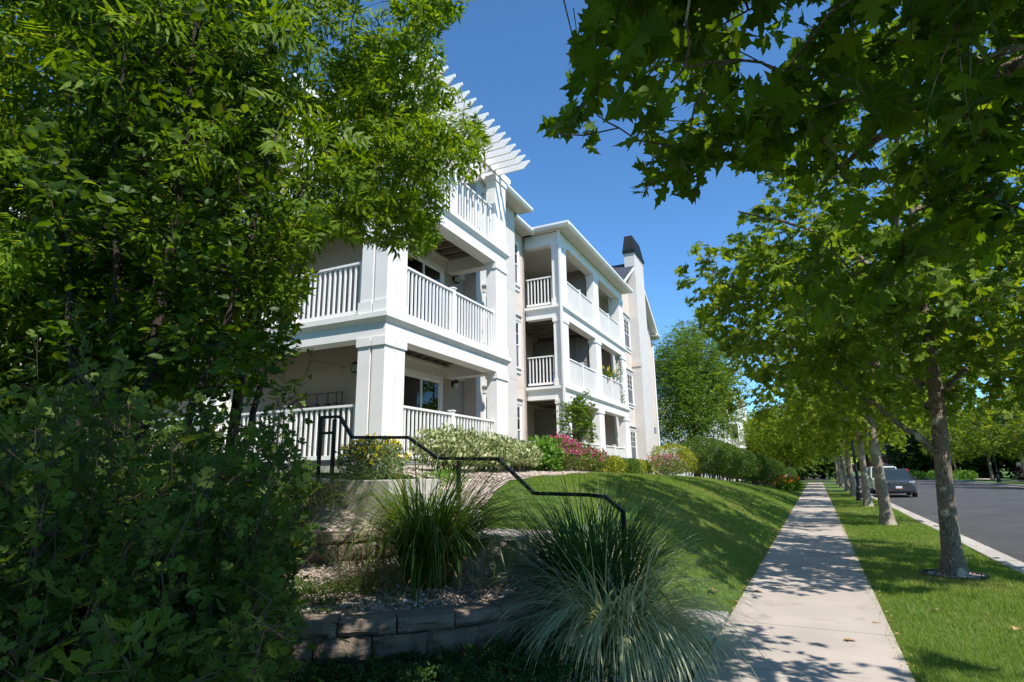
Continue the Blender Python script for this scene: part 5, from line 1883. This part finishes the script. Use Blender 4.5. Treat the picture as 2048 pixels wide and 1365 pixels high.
# ring of black edging and pebbles round the nearest trunk
ed = MB()
for k in range(22):
    t0_, t1_ = 2 * math.pi * k / 22, 2 * math.pi * (k + 1) / 22
    pts = []
    for r_, zz in ((0.36, -0.02), (0.41, -0.02), (0.41, 0.035), (0.36, 0.035)):
        pts.append((r_, zz))
    lo = [(r_ * math.cos(t0_), r_ * math.sin(t0_), zz) for r_, zz in pts]
    hi = [(r_ * math.cos(t1_), r_ * math.sin(t1_), zz) for r_, zz in pts]
    ed.add(lo + hi, [(i, (i + 1) % 4, 4 + (i + 1) % 4, 4 + i) for i in range(4)])
o = ed.build("tree_ring", M["mulch"])
o.location = (1.62, 10.95, 0)
tag(o, "black edging ring in the grass round the scaly barked sycamore", "tree ring")
a = rt_.uniform(0, 6.28, 500)
r_ = np.sqrt(rt_.uniform(0.15, 1, 500)) * 0.36
o = stones("ring_gravel", np.c_[1.62 + r_ * np.cos(a), 10.95 + r_ * np.sin(a), rt_.uniform(0.0, 0.02, 500)], 0.017, rt_)
tag(o, "pale pebbles inside the black tree ring", "gravel")
# fallen leaves: a few single dry ones
rf = np.random.default_rng(210)
where = [(0.05, 6.55, .017, "alone on the near part of the walk"), (1.0, 8.2, .03, "in the grass strip, toward the walk"), (1.55, 7.6, .03, "in the grass strip below the black ring"), (-1.35, 7.9, .12, "at the foot of the lawn slope by the landing"),
         (-0.2, 9.0, .017, "in the middle of the walk beyond the first one"), (0.38, 7.4, .017, "at the walk's right edge"), (-0.9, 8.6, .017, "at the walk's left edge above the landing"), (2.85, 14.2, -.125, "in the gutter, nearest"),
         (2.95, 16.5, -.125, "in the gutter a little farther on"), (2.80, 19.5, -.125, "in the gutter, third along"), (2.7, 22.0, -.125, "in the gutter, farthest"), (1.9, 5.9, .03, "in the near grass strip at the kerb side"), (0.3, 12.5, .017, "on the far part of the walk")]
for k, (x, y, z_, wh) in enumerate(where):
    o = leaf_mesh("fallen_leaf", np.array([[0, 0, 0.0]]), np.array([[math.cos(k * 2.1), math.sin(k * 2.1), 0.1]]), np.array([[0.2, 0.1, 1.0]]), 0.07 + .03 * (k % 3 == 0), SYC_S, M["dead"])
    o.location = (x, y, z_)
    tag(o, "dry tan leaf lying " + wh, "leaf", "dry leaves fallen from the sycamores")
rl = np.random.default_rng(211)
n = 900
x = np.concatenate([rl.normal(-1.03, .03, 300), rl.normal(0.49, .03, 300), rl.uniform(2.68, 3.15, 300)])
yv = np.concatenate([rl.uniform(7.3, 26, 300), rl.uniform(3.5, 26, 300), rl.uniform(8, 34, 300)])
z_ = np.where(x > 2, -.132, .012)
o = leaf_mesh("leaf_litter", np.c_[x, yv, z_ + rl.uniform(0.002, .012, n)], rand_dirs(rl, n) * [1, 1, .15], rand_dirs(rl, n, 3), rl.uniform(.012, .045, n), DIAM, M["dead"])
tag(o, "bits of dry leaf along the edges of the walk and the gutter", "leaf litter", kind="stuff")

# ------------------------------------------------------------------ cars, lamp posts, signs, fences
def paint(name, c, rough=0.28):
    m, N, L, P = new_mat(name)
    P.inputs["Base Color"].default_value = (*c, 1)
    P.inputs["Roughness"].default_value = rough
    P.inputs["Coat Weight"].default_value = 0.6
    P.inputs["Coat Roughness"].default_value = 0.05
    return m


M["carglass"] = paint("car_glass", (0.02, 0.03, 0.03), 0.04)
M["headlamp"] = surf("headlamp_lens", (0.55, 0.53, 0.48), 0.15, 0.05, 10)
M["platew"] = surf("plate_white", (0.75, 0.77, 0.82), 0.5, 0.03, 4)
M["plateo"] = surf("plate_orange", (0.65, 0.22, 0.08), 0.5, 0.05, 4)
M["plastic"] = surf("black_plastic", (0.015, 0.015, 0.016), 0.6, 0.1, 8)
M["redlamp"] = surf("red_lens", (0.5, 0.02, 0.02), 0.3, 0.1, 8)


def loft(mb, rings):
    n = len(rings[0])
    vs = [p for r in rings for p in r]
    fs = []
    for i in range(len(rings) - 1):
        for k in range(n):
            fs.append((i * n + k, i * n + (k + 1) % n, (i + 1) * n + (k + 1) % n, (i + 1) * n + k))
    fs.append(tuple(range(n))[::-1])
    fs.append(tuple(range((len(rings) - 1) * n, len(rings) * n)))
    return mb.add(vs, fs)


def suv(pos, heading, col, label, L=4.15, W=1.80, H=1.62, boxy=True, rack=False, group=None):
    """boxy car; its front looks along local -y"""
    root = thing("parked_car", pos, label, "car", group, heading)
    hw = W / 2
    pt = paint("car_paint", col)

    def ring(y, zs, zb, wtop, wmid=1.0):
        w = hw * wmid
        return [(-w * .92, y, zs), (-w, y, zs + .16), (-w, y, zb - .16), (-w * wtop, y, zb), (w * wtop, y, zb), (w, y, zb - .16), (w, y, zs + .16), (w * .92, y, zs)]
    b = MB()
    loft(b, [ring(-L / 2, .36, .80, .86, .86), ring(-L / 2 + .10, .27, .90, .90, .94), ring(-L / 2 + .35, .25, .97, .90), ring(-L / 2 + .95, .25, 1.04, .93), ring(-.2, .25, 1.06, .95),
             ring(L / 2 - .35, .25, 1.08, .94), ring(L / 2 - .04, .30, 1.02, .90, .97), ring(L / 2, .40, .95, .86, .93)])
    b.build("body", pt, root, bevel=0.04, seg=2)
    y0, y1, y2, y3 = -L / 2 + .98, -L / 2 + 1.62, L / 2 - .42, L / 2 - .10
    g = MB()

    def gr(y, z, w, zb):
        return [(-w, y, zb), (w, y, zb), (w * .99, y, z), (-w * .99, y, z)]
    g.hexa([(-hw * .93, y0, 1.03), (hw * .93, y0, 1.03), (hw * .94, y3, 1.05), (-hw * .94, y3, 1.05)], [(-hw * .78, y1, H - .06), (hw * .78, y1, H - .06), (hw * .78, y2, H - .06), (-hw * .78, y2, H - .06)])
    g.build("windows", M["carglass"], root, bevel=0.03)
    r = MB()
    r.hexa([(-hw * .80, y1 - .02, H - .075), (hw * .80, y1 - .02, H - .075), (hw * .80, y2 + .04, H - .075), (-hw * .80, y2 + .04, H - .075)],
           [(-hw * .70, y1 + .12, H), (hw * .70, y1 + .12, H), (hw * .70, y2 - .05, H), (-hw * .70, y2 - .05, H)])
    for s in (-1, 1):
        for (yb, yt) in ((y0, y1), (-.05, .0), (y3, y2)):
            r.tube([(s * hw * .935, yb, 1.03), (s * hw * .79, yt, H - .06)], 0.04, 4)
    r.build("roof", pt, root)
    if rack:
        k = MB()
        for s in (-1, 1):
            k.tube([(s * hw * .68, y1 + .1, H + .09), (s * hw * .68, y2 - .1, H + .09)], .022, 5)
        for yy in (y1 + .35, y2 - .4):
            k.tube([(-hw * .72, yy, H + .12), (hw * .72, yy, H + .12)], .025, 5)
        k.build("roof_rack", M["plastic"], root)
    for s in (-1, 1):
        for yy in (-L / 2 + .82, L / 2 - .80):
            w = MB()
            w.lathe([(0.17, -.11), (.30, -.11), (.335, -.07), (.335, .07), (.30, .11), (.17, .11)], seg=20)
            o = w.build("wheel", M["tyre"], root, smooth=False)
            o.rotation_euler = (0, math.pi / 2, 0)
            o.location = (s * (hw - .10), yy, .335)
            q = MB()
            q.lathe([(0.02, -.118), (.20, -.118), (.20, .118), (.02, .118)], seg=16)
            q.build("rim", M["rim"], o)
        h = MB()
        h.hexa([(s * hw * .60, -L / 2 + .02, .74), (s * hw * .90, -L / 2 + .10, .74), (s * hw * .93, -L / 2 + .28, .76), (s * hw * .60, -L / 2 + .06, .76)] if s > 0 else
               [(s * hw * .90, -L / 2 + .10, .74), (s * hw * .60, -L / 2 + .02, .74), (s * hw * .60, -L / 2 + .06, .76), (s * hw * .93, -L / 2 + .28, .76)],
               [(s * hw * .62, -L / 2 + .06, .90), (s * hw * .90, -L / 2 + .14, .93), (s * hw * .94, -L / 2 + .36, .94), (s * hw * .62, -L / 2 + .12, .91)] if s > 0 else
               [(s * hw * .90, -L / 2 + .14, .93), (s * hw * .62, -L / 2 + .06, .90), (s * hw * .62, -L / 2 + .12, .91), (s * hw * .94, -L / 2 + .36, .94)])
        h.build("headlight", M["headlamp"], root)
        t = MB()
        t.box(s * hw * .82 - .06, s * hw * .82 + .06, L / 2 - .06, L / 2 + .012, .75, 1.0)
        t.build("tail_light", M["redlamp"], root)
        k = MB()
        k.box(s * hw * 1.02, s * hw * 1.18, y0 + .28, y0 + .40, 1.03, 1.16)
        k.build("wing_mirror", pt, root, bevel=0.02)
    gl = MB()
    gl.box(-hw * .56, hw * .56, -L / 2 - .012, -L / 2 + .05, .73, .83)
    gl.box(-hw * .72, hw * .72, -L / 2 + .035, -L / 2 + .10, .38, .56)
    gl.build("grille", M["plastic"], root)
    gl = MB()
    gl.box(-hw * .50, hw * .50, -L / 2 - .02, -L / 2 - .012, .765, .785)
    gl.build("chrome_strip", M["rim"], root)
    p = MB()
    p.box(-.155, .155, -L / 2 - .03, -L / 2 - .01, .50, .655)
    po = p.build("number_plate", M["platew"], root)
    p = MB()
    p.box(-.15, .15, -L / 2 - .033, -L / 2 - .03, .505, .545)
    p.build("plate_band", M["plateo"], po)
    return root


tag(MB().box(-4, 1.5, 90.2, 165, -0.1, 0.045).build("far_road", M["asphalt"]), kind="structure")
GC = "cars by the road"
suv((4.12, 42.75, -0.125), 0.0, (0.035, 0.035, 0.038), "dark grey boxy car parked facing us by the kerb beyond the tree trunks", H=1.62, group=GC)
suv((4.15, 49.0, -0.125), 0.0, (0.55, 0.60, 0.60), "pale car with a roof rack parked right behind the dark grey one", H=1.80, L=4.6, rack=True, group=GC)
suv((11.5, 108.0, -0.09), math.pi, (0.55, 0.04, 0.03), "small red car farther up the road beyond the parked cars", H=1.5, L=4.2, group=GC)
suv((-0.9, 122.0, 0.05), 0.0, (0.05, 0.06, 0.09), "small dark car facing us at the far end of the walk", H=1.5, L=4.4, group=GC)
suv((6.2, 92.0, -0.10), 0.0, (0.7, 0.7, 0.7), "white car far off beyond the cross street", H=1.6, L=4.4, group=GC)


def lamp_post(pos, label, H=4.4, group="black street lamp posts"):
    root = thing("lamp_post", pos, label, "lamp post", group)
    p = MB()
    p.lathe([(.20, 0), (.20, .10), (.17, .14), (.17, .42), (.13, .50), (.11, .60), (.13, .64), (.10, .70)], seg=14)
    p.build("base", M["black"], root, smooth=False)
    p = MB()
    p.lathe([(.085, .70), (.072, 1.0), (.085, 1.02), (.085, 1.08), (.07, 1.10), (.052, H - .1), (.075, H - .06), (.075, H)], seg=12)
    p.build("pole", M["black"], root)
    p = MB()
    p.lathe([(.06, H), (.11, H + .06), (.17, H + .42), (.15, H + .44), (.09, H + .10), (.05, H + .04)], seg=10)
    p.build("lamp_glass", M["blind"], root)
    p = MB()
    p.lathe([(.21, H + .42), (.19, H + .48), (.08, H + .62), (.03, H + .66), (.03, H + .74), (.005, H + .80)], seg=12)
    p.build("lamp_cap", M["black"], root)
    return root


lamp_post((1.74, 33.6, 0), "black lamp post with a fluted base between the sycamores of the grass strip")
lamp_post((16.3, 76, 0), "far black lamp post across the road")

M["sign_green"] = surf("sign_green", (0.01, 0.28, 0.17), 0.5, 0.04, 4)
M["sign_yellow"] = surf("sign_yellow_green", (0.62, 0.80, 0.02), 0.5, 0.04, 4)
root = thing("street_sign", (13.9, 88, 0), "green street name plate on a grey pole beyond the road", "street sign")
MB().tube([(0, 0, 0), (0, 0, 3.2)], .035, 6).build("pole", M["metalgrey"], root)
MB().box(-.75, .75, -.02, .02, 3.0, 3.32).build("plate", M["sign_green"], root)
sp = MB()
for k in range(9):
    sp.box(-.60 + k * .13, -.52 + k * .13, -.026, -.02, 3.10, 3.22)
if False:
    sp.build("lettering", M["platew"], root)
root = thing("crossing_sign", (3.9, 78, 0), "yellow green crossing sign with a small dark mark left of the parked cars", "road sign")
MB().tube([(0, 0, 0), (0, 0, 2.9)], .035, 6).build("pole", M["metalgrey"], root)
MB().prism([(0, 1.95), (.48, 2.43), (0, 2.91), (-.48, 2.43)], 1, -.045, -.036).build("plate", M["sign_yellow"], root)
q = MB()
q.box(-.05, .07, -.05, -.046, 2.35, 2.55)
q.box(-.10, -.02, -.05, -.046, 2.2, 2.34)
q.box(.04, .12, -.05, -.046, 2.2, 2.34)
q.lathe([(.0, -.05), (.05, 0), (.0, .05)], (0.01, -.048, 2.62), 8)
q.build("symbol", M["black"], root)
root = thing("sign_pole", (2.0, 77.2, 0), "thin black pole at the far end of the walk", "pole")
MB().tube([(0, 0, 0), (0, 0, 3.0)], .05, 6).build("pole", M["black"], root)
MB().lathe([(.12, 0), (.12, .15), (.06, .2)], seg=10).build("base", M["black"], root)


def picket(p0, p1, h, step, wid, mat, label, name="picket_fence", cat="fence", ground=0.0):
    p0, p1 = np.array(p0, float), np.array(p1, float)
    L = np.linalg.norm(p1 - p0)
    rz = math.atan2(p1[1] - p0[1], p1[0] - p0[0])
    root = thing(name, (p0[0], p0[1], ground), label, cat, rz=rz)
    r = MB()
    for z in (h * .25, h * .8):
        r.box(0, L, -.02, .02, z, z + .07)
    x = 0.05
    while x < L:
        r.box(x, x + wid, .02, .04, .05, h)
        x += step
    r.build("pickets", mat, root)
    x = 0
    while x <= L:
        MB().box(x - .05, x + .05, -.06, .018, 0, h + .08).build("post", mat, root)
        x += 2.4
    return root


picket((-2.6, 50.5), (-1.9, 61), 1.05, .16, .09, M["white"], "white picket fence beside the walk beyond the orange lilies", ground=0.1)
picket((21.5, 70), (22.5, 95), 1.7, .20, .17, surf("beige_fence_paint", (0.55, 0.48, 0.38), .7, .06, 2), "beige board fence behind the dark red hedge across the road", name="board_fence", ground=0.3)
GB = "dark red barberry hedge across the road"
for i, (x, y) in enumerate([(20.4, 68), (20.6, 72), (20.6, 76), (20.8, 80.5), (20.9, 85)]):
    shrub("barberry_shrub", (x, y, 0), 230 + i, ["dark red barberry nearest the picture's edge across the road", "second dark red barberry across the road", "middle dark red barberry of the hedge across the road", "dark red barberry next to the last one", "last dark red barberry at the far end of its hedge"][i],
          "shrub", [(0, 0, .75, 1.2, 2.0, .8)], 1500, .16, OVAL, "leaf_purple", .4, 2.6, GB, low=0, stems=0)
for i, (x, y) in enumerate([(12.2, 100), (14.5, 96), (16.2, 92)]):
    shrub("round_shrub", (x, y, 0), 240 + i, ["low bright green shrub beyond the red car, leftmost of three", "low bright green shrub in the middle of the three past the road", "low bright green shrub near the green street sign"][i], "shrub",
          [(0, 0, .5, 1.5, 1.2, .6)], 700, .2, OVAL, "leaf_bright", .4, 2.4, "low green shrubs beyond the road", low=0, stems=0)


# ------------------------------------------------------------------ trees farther off
def far_tree(pos, seed, label, parts, n, leaf, mat, tr, h0, tmpl=DIAM, k=3, m=5, length=.8, name="tree", group=None, bark="bark_dark"):
    rng = np.random.default_rng(seed)
    root = thing(name, pos, label, "tree", group)
    top = max(p[2] + p[5] * .6 for p in parts)
    limbs = [limb(rng, (0, 0, h0 * (0.7 + .12 * i)), i * 2.4, max(p[3] for p in parts) * .6, (top - h0) * .45, tr * .45, .02) for i in range(5)]
    build_tree(root, rng, [(0, 0, -.1), (0.05, 0, h0 * .5), (0, .05, h0), (0.05, 0, h0 + (top - h0) * .5), (0, 0, top)], [tr * 1.3, tr, tr * .9, tr * .5, .02], limbs, parts, n, k, length, m, leaf, tmpl, M[mat], M[bark],
               up=.15, droop=.3, twig_r=.012, branch_r=.03, show_twigs=False, power=2.6)
    return root


far_tree((-7.6, 43.6, 1.0), 301, "full leafy green tree rising past the end of the building", [(0, 0, 6.2, 3.3, 3.4, 3.8), (0.2, 0, 8.3, 2.4, 2.4, 2.7), (-.4, -.8, 4.6, 2.4, 2.4, 1.8), (0.6, .8, 6.4, 2.4, 2.4, 2.0)], 900, .24, "leaf_mid", .2, 2.3, LANCE, 4, 7, 1.0)
far_tree((-10.5, 60, 0.8), 302, "tall silvery tree behind the leafy green one", [(0, 0, 9, 4.6, 4.6, 6.2), (2, 0, 12, 3.2, 3.2, 3.8)], 420, .42, "leaf_silver", .3, 3, LANCE, 4, 6, 1.3)
far_tree((-5.2, 71, 0.2), 303, "olive green rounded tree beside the second white building", [(0, 0, 4.2, 3.0, 3.0, 2.9), (1.2, -1, 3.4, 2.2, 2.2, 1.8)], 300, .34, "leaf_syc2", .2, 1.8, LANCE, 4, 6, 1.0)
far_tree((-2.3, 61, 0.1), 304, "spreading tree with a dark forked trunk beside the white picket fence", [(0, 0, 4.8, 3.6, 3.4, 2.4), (1.4, -1.2, 4.2, 2.2, 2.2, 1.5)], 330, .32, "leaf_syc2", .26, 1.9, LANCE, 4, 6, 1.0)
far_tree((-2.6, 73, 0.0), 305, "second spreading tree past the picket fence at the corner", [(0, 0, 5.0, 3.6, 3.4, 2.8)], 260, .36, "leaf_syc2", .22, 2.2, LANCE, 4, 6, 1.0)
GF = "trees standing beyond the cross street"
rr = np.random.default_rng(320)
spots = [(-34, 100, 10), (-27, 96, 9), (-20, 101, 11), (-14, 95, 9), (-8, 99, 10), (-3, 94, 8), (0.8, 103, 9), (-1, 125, 12), (5.5, 135, 12), (10, 140, 13), (17.5, 124, 12), (21, 112, 12), (26, 104, 12), (31, 98, 12), (36, 92, 12), (25.5, 84, 11), (27, 73, 11), (33, 80, 13)]
protos = []
kinds = [("leaf_hedge2", "dark green"), ("leaf_mid", "mid green"), ("leaf_hedge", "olive green")]
for j in range(3):
    h = 10
    protos.append(far_tree(spots[j] [:2] + (0,), 330 + j, "x", [(0, 0, h * .56, 3.9, 3.9, h * .42), (1.2, .6, h * .4, 3.0, 3.0, h * .25), (-1.2, -.8, h * .45, 2.8, 2.8, h * .25)], 330, .55, kinds[j][0], .3, 2.2, OVAL, 4, 6, 1.2, group=GF))
lefts = ["at the far left", "second from the far left", "third from the far left", "just left of the walk's far end", "next left of the walk's far end", "straight behind the picket fence", "right at the end of the walk", "far down the line of the walk",
         "far down the road, left side", "at the very end of the road", "far down the road, right side", "beyond the low bright green shrubs", "behind the green street sign", "behind the far lamp post", "high behind the beige fence", "close behind the dark red hedge", "right behind the board fence", "at the far right edge behind the fence"]
for i, (x, y, h) in enumerate(spots):
    o = protos[i % 3] if i < 3 else copy_tree(protos[i % 3])
    o.location = (x, y, 0)
    o.rotation_euler = (0, 0, rr.uniform(0, 6.28))
    s = h / 10
    o.scale = (s * rr.uniform(.95, 1.15), s * rr.uniform(.95, 1.15), s)
    o["label"] = kinds[i % 3][1] + " tree beyond the cross street " + lefts[i]
# dark evergreens right of the parked cars
for i, (x, y, h) in enumerate([(11.5, 128, 11), (14.2, 116, 10), (19.5, 106, 9)]):
    far_tree((x, y, 0), 350 + i, ["dark evergreen mass right of the parked cars, farthest", "dark evergreen just left of the green street sign", "dark evergreen behind the far street trees"][i], [(0, 0, h * .5, 3.6, 3.6, h * .48), (1.5, .5, h * .32, 3.2, 3, h * .3)], 300, .5, "leaf_hedge2", .3, 1.2, DIAM, 4, 6, 1.0,
             name="evergreen_tree", group="dark evergreens beyond the road")

# ------------------------------------------------------------------ buildings farther off
def simple_block(pos, rz, label, size, floors, wallm, roofm="shingle", win=(3, 1.2, 1.4), balcony=False, name="apartment_building", cat="apartment building"):
    """far building; x faces the street, y runs along it"""
    root = thing(name, pos, label, cat, rz=rz)
    dx, dy, fh = size
    H = fh * floors
    MB().box(-dx, 0, 0, dy, -1, H).build("wall", wallm, root)
    r = MB()
    r.add([(.6, -.6, H), (.6, dy + .6, H), (-dx - .6, dy + .6, H), (-dx - .6, -.6, H), (-dx / 2, min(dx / 2, dy / 2), H + dx * .28), (-dx / 2, max(dy - dx / 2, dy / 2), H + dx * .28)],
          [(0, 1, 5, 4), (1, 2, 5), (2, 3, 4, 5), (3, 0, 4), (0, 3, 2, 1)])
    r.build("roof", M[roofm], root)
    MB().box(.3, .62, -.6, dy + .6, H - .22, H + .02).build("gutter", M["white"], root)
    nw, ww, wh = win
    for f in range(floors):
        for k in range(nw):
            y0 = dy * (k + .5) / nw - ww / 2
            z0 = f * fh + .9
            w = MB()
            w.box(0, .06, y0 - .1, y0 + ww + .1, z0 - .1, z0 + wh + .1)
            o = w.build("window", M["white"], root)
            MB().box(.06, .065, y0, y0 + ww, z0, z0 + wh).build("glass_pane", M["carglass"], o)
        if balcony:
            y0, y1 = dy - 9.5, dy - 1.6
            MB().box(0, 1.5, y0, y1, f * fh - .45, f * fh - .05).build("balcony_slab", M["white"], root)
            c = MB()
            c.box(0, 1.6, y0 - .1, y1 + .1, f * fh - .05, f * fh + .06)
            c.build("cornice", M["white"], root)
            rl = MB()
            rl.box(1.40, 1.48, y0, y1, f * fh + 1.0, f * fh + 1.06)
            q = y0
            while q < y1:
                rl.box(1.42, 1.46, q, q + .05, f * fh + .06, f * fh + 1.0)
                q += .16
            q = .0
            while q < 1.4:
                rl.box(q, q + .05, y0, y0 + .05, f * fh + .06, f * fh + 1.0)
                q += .16
            rl.build("railing", M["white"], root)
            for q in (y0, (y0 + y1) / 2 - .3, y1 - .6):
                MB().box(.95, 1.5, q, q + .6, f * fh + .06, (f + 1) * fh - .45).build("column", M["white"], root)
    return root


def bw(a, b):
    return (a * cb - b * sb, a * sb + b * cb)


p = bw(-6.3, 56.5)
simple_block((p[0], p[1], 0.9), BANG, "second white trimmed apartment building beyond the leafy tree", (12, 21, 3.05), 3, M["white"], win=(6, 1.1, 1.5), balcony=True)
simple_block((-16, 104, 0), -math.pi / 2, "low pale house across the cross street, left of the walk's far end", (9, 14, 2.8), 2, surf("cream_wall", (0.55, 0.48, 0.40), .9, .06, 1), win=(4, 1.2, 1.3), name="house", cat="house")
simple_block((8.5, 118, 0), -math.pi / 2, "brick house far off at the right of the parked cars", (9, 10, 2.8), 2, surf("brick_wall", (0.30, 0.13, 0.09), .9, .2, 12), win=(3, 1.2, 1.3), name="house", cat="house")
simple_block((30, 88, 0), math.pi, "pale house behind the fence and trees across the road", (9, 14, 2.9), 2, surf("tan_wall", (0.42, 0.36, 0.28), .9, .06, 1), win=(4, 1.2, 1.3), name="house", cat="house")

# ------------------------------------------------------------------ things on the balconies
def potted(pos, seed, label, leafmat, petal=None, h=.5, n=160, size=.08):
    rng = np.random.default_rng(seed)
    root = thing("potted_plant", pos, label, "potted plant")
    q = MB()
    q.lathe([(.09, 0), (.13, .22), (.14, .24), (.11, .24), (.10, .20)], seg=12)
    q.build("pot", surf("terracotta", (.35, .14, .08), .8, .1, 6), root)
    P = rng.normal(0, 1, (n, 3)) * np.array([.13, .16, .16]) + np.array([0, 0, .24 + h * .5])
    leaf_mesh("foliage", P, rand_dirs(rng, n, .4), rand_dirs(rng, n, .7), size, OVAL, M[leafmat], root)
    if petal:
        c = rng.normal(0, 1, (7, 3)) * np.array([.10, .16, .10]) + np.array([.05, 0, .24 + h * .8])
        k = 14
        a = np.tile(np.arange(k) * 2 * math.pi / k, 7)
        D = np.stack([np.zeros(7 * k) + .25, np.cos(a), np.sin(a)], -1)
        leaf_mesh("blossom", np.repeat(c, k, 0), D, np.tile([[1, 0, 0.2]], (7 * k, 1)), .10, LANCE, M[petal], root)
    return root


def wpt(a, b, z):
    x, y = bw(a, b)
    return (x, y, z)


potted(wpt(-7.40, 25.30, 5.42), 401, "pot of yellow flowers hung at the middle wing balcony railing, left one", "leaf_mid", "petal_yellow")
potted(wpt(-7.42, 26.40, 5.42), 402, "pot of big yellow flowers behind the middle wing balcony railing, by the vine", "leaf_mid", "petal_yellow", h=.65)
potted(wpt(-7.55, 24.55, 8.55), 403, "green potted plant on the top wing balcony", "leaf_bright", None, h=.6, n=120)
rv = np.random.default_rng(410)
root = thing("climbing_vine", wpt(-7.25, 27.45, 4.7), "thin dark vine climbing the wing's right column on the middle balcony", "vine")
tbv = Tubes()
z = np.linspace(0, 2.3, 24)
pth = np.c_[0.02 * np.sin(z * 5), -.10 + .06 * np.sin(z * 4), z]
tbv.add(pth, .01, 5)
tbv.build("stem", M["twig"], root)
n = 170
i = rv.integers(0, 24, n)
leaf_mesh("foliage", pth[i] + rv.normal(0, .07, (n, 3)), rand_dirs(rv, n, -.2), rand_dirs(rv, n, .5) + [.6, 0, 0], .08, OVAL, M["leaf_hedge2"], root)
root = thing("storage_shelf", wpt(-8.25, 20.6, 4.65), "low grey shelf with a blue bottle behind the side railing of the wing", "shelf")
q = MB()
for zz in (.3, .75):
    q.box(-.5, .5, -.2, .2, zz, zz + .04)
for sx in (-.48, .44):
    for sy in (-.2, .16):
        q.box(sx, sx + .04, sy, sy + .04, 0, .9)
q.build("shelf_frame", M["metalgrey"], root)
root = thing("water_bottle", wpt(-8.15, 20.6, 4.99), "small blue bottle standing on the balcony shelf", "bottle")
MB().lathe([(.06, 0), (.06, .20), (.025, .26), (.025, .31)], seg=12).build("bottle_body", surf("blue_plastic", (.08, .22, .55), .3, .05, 4), root)
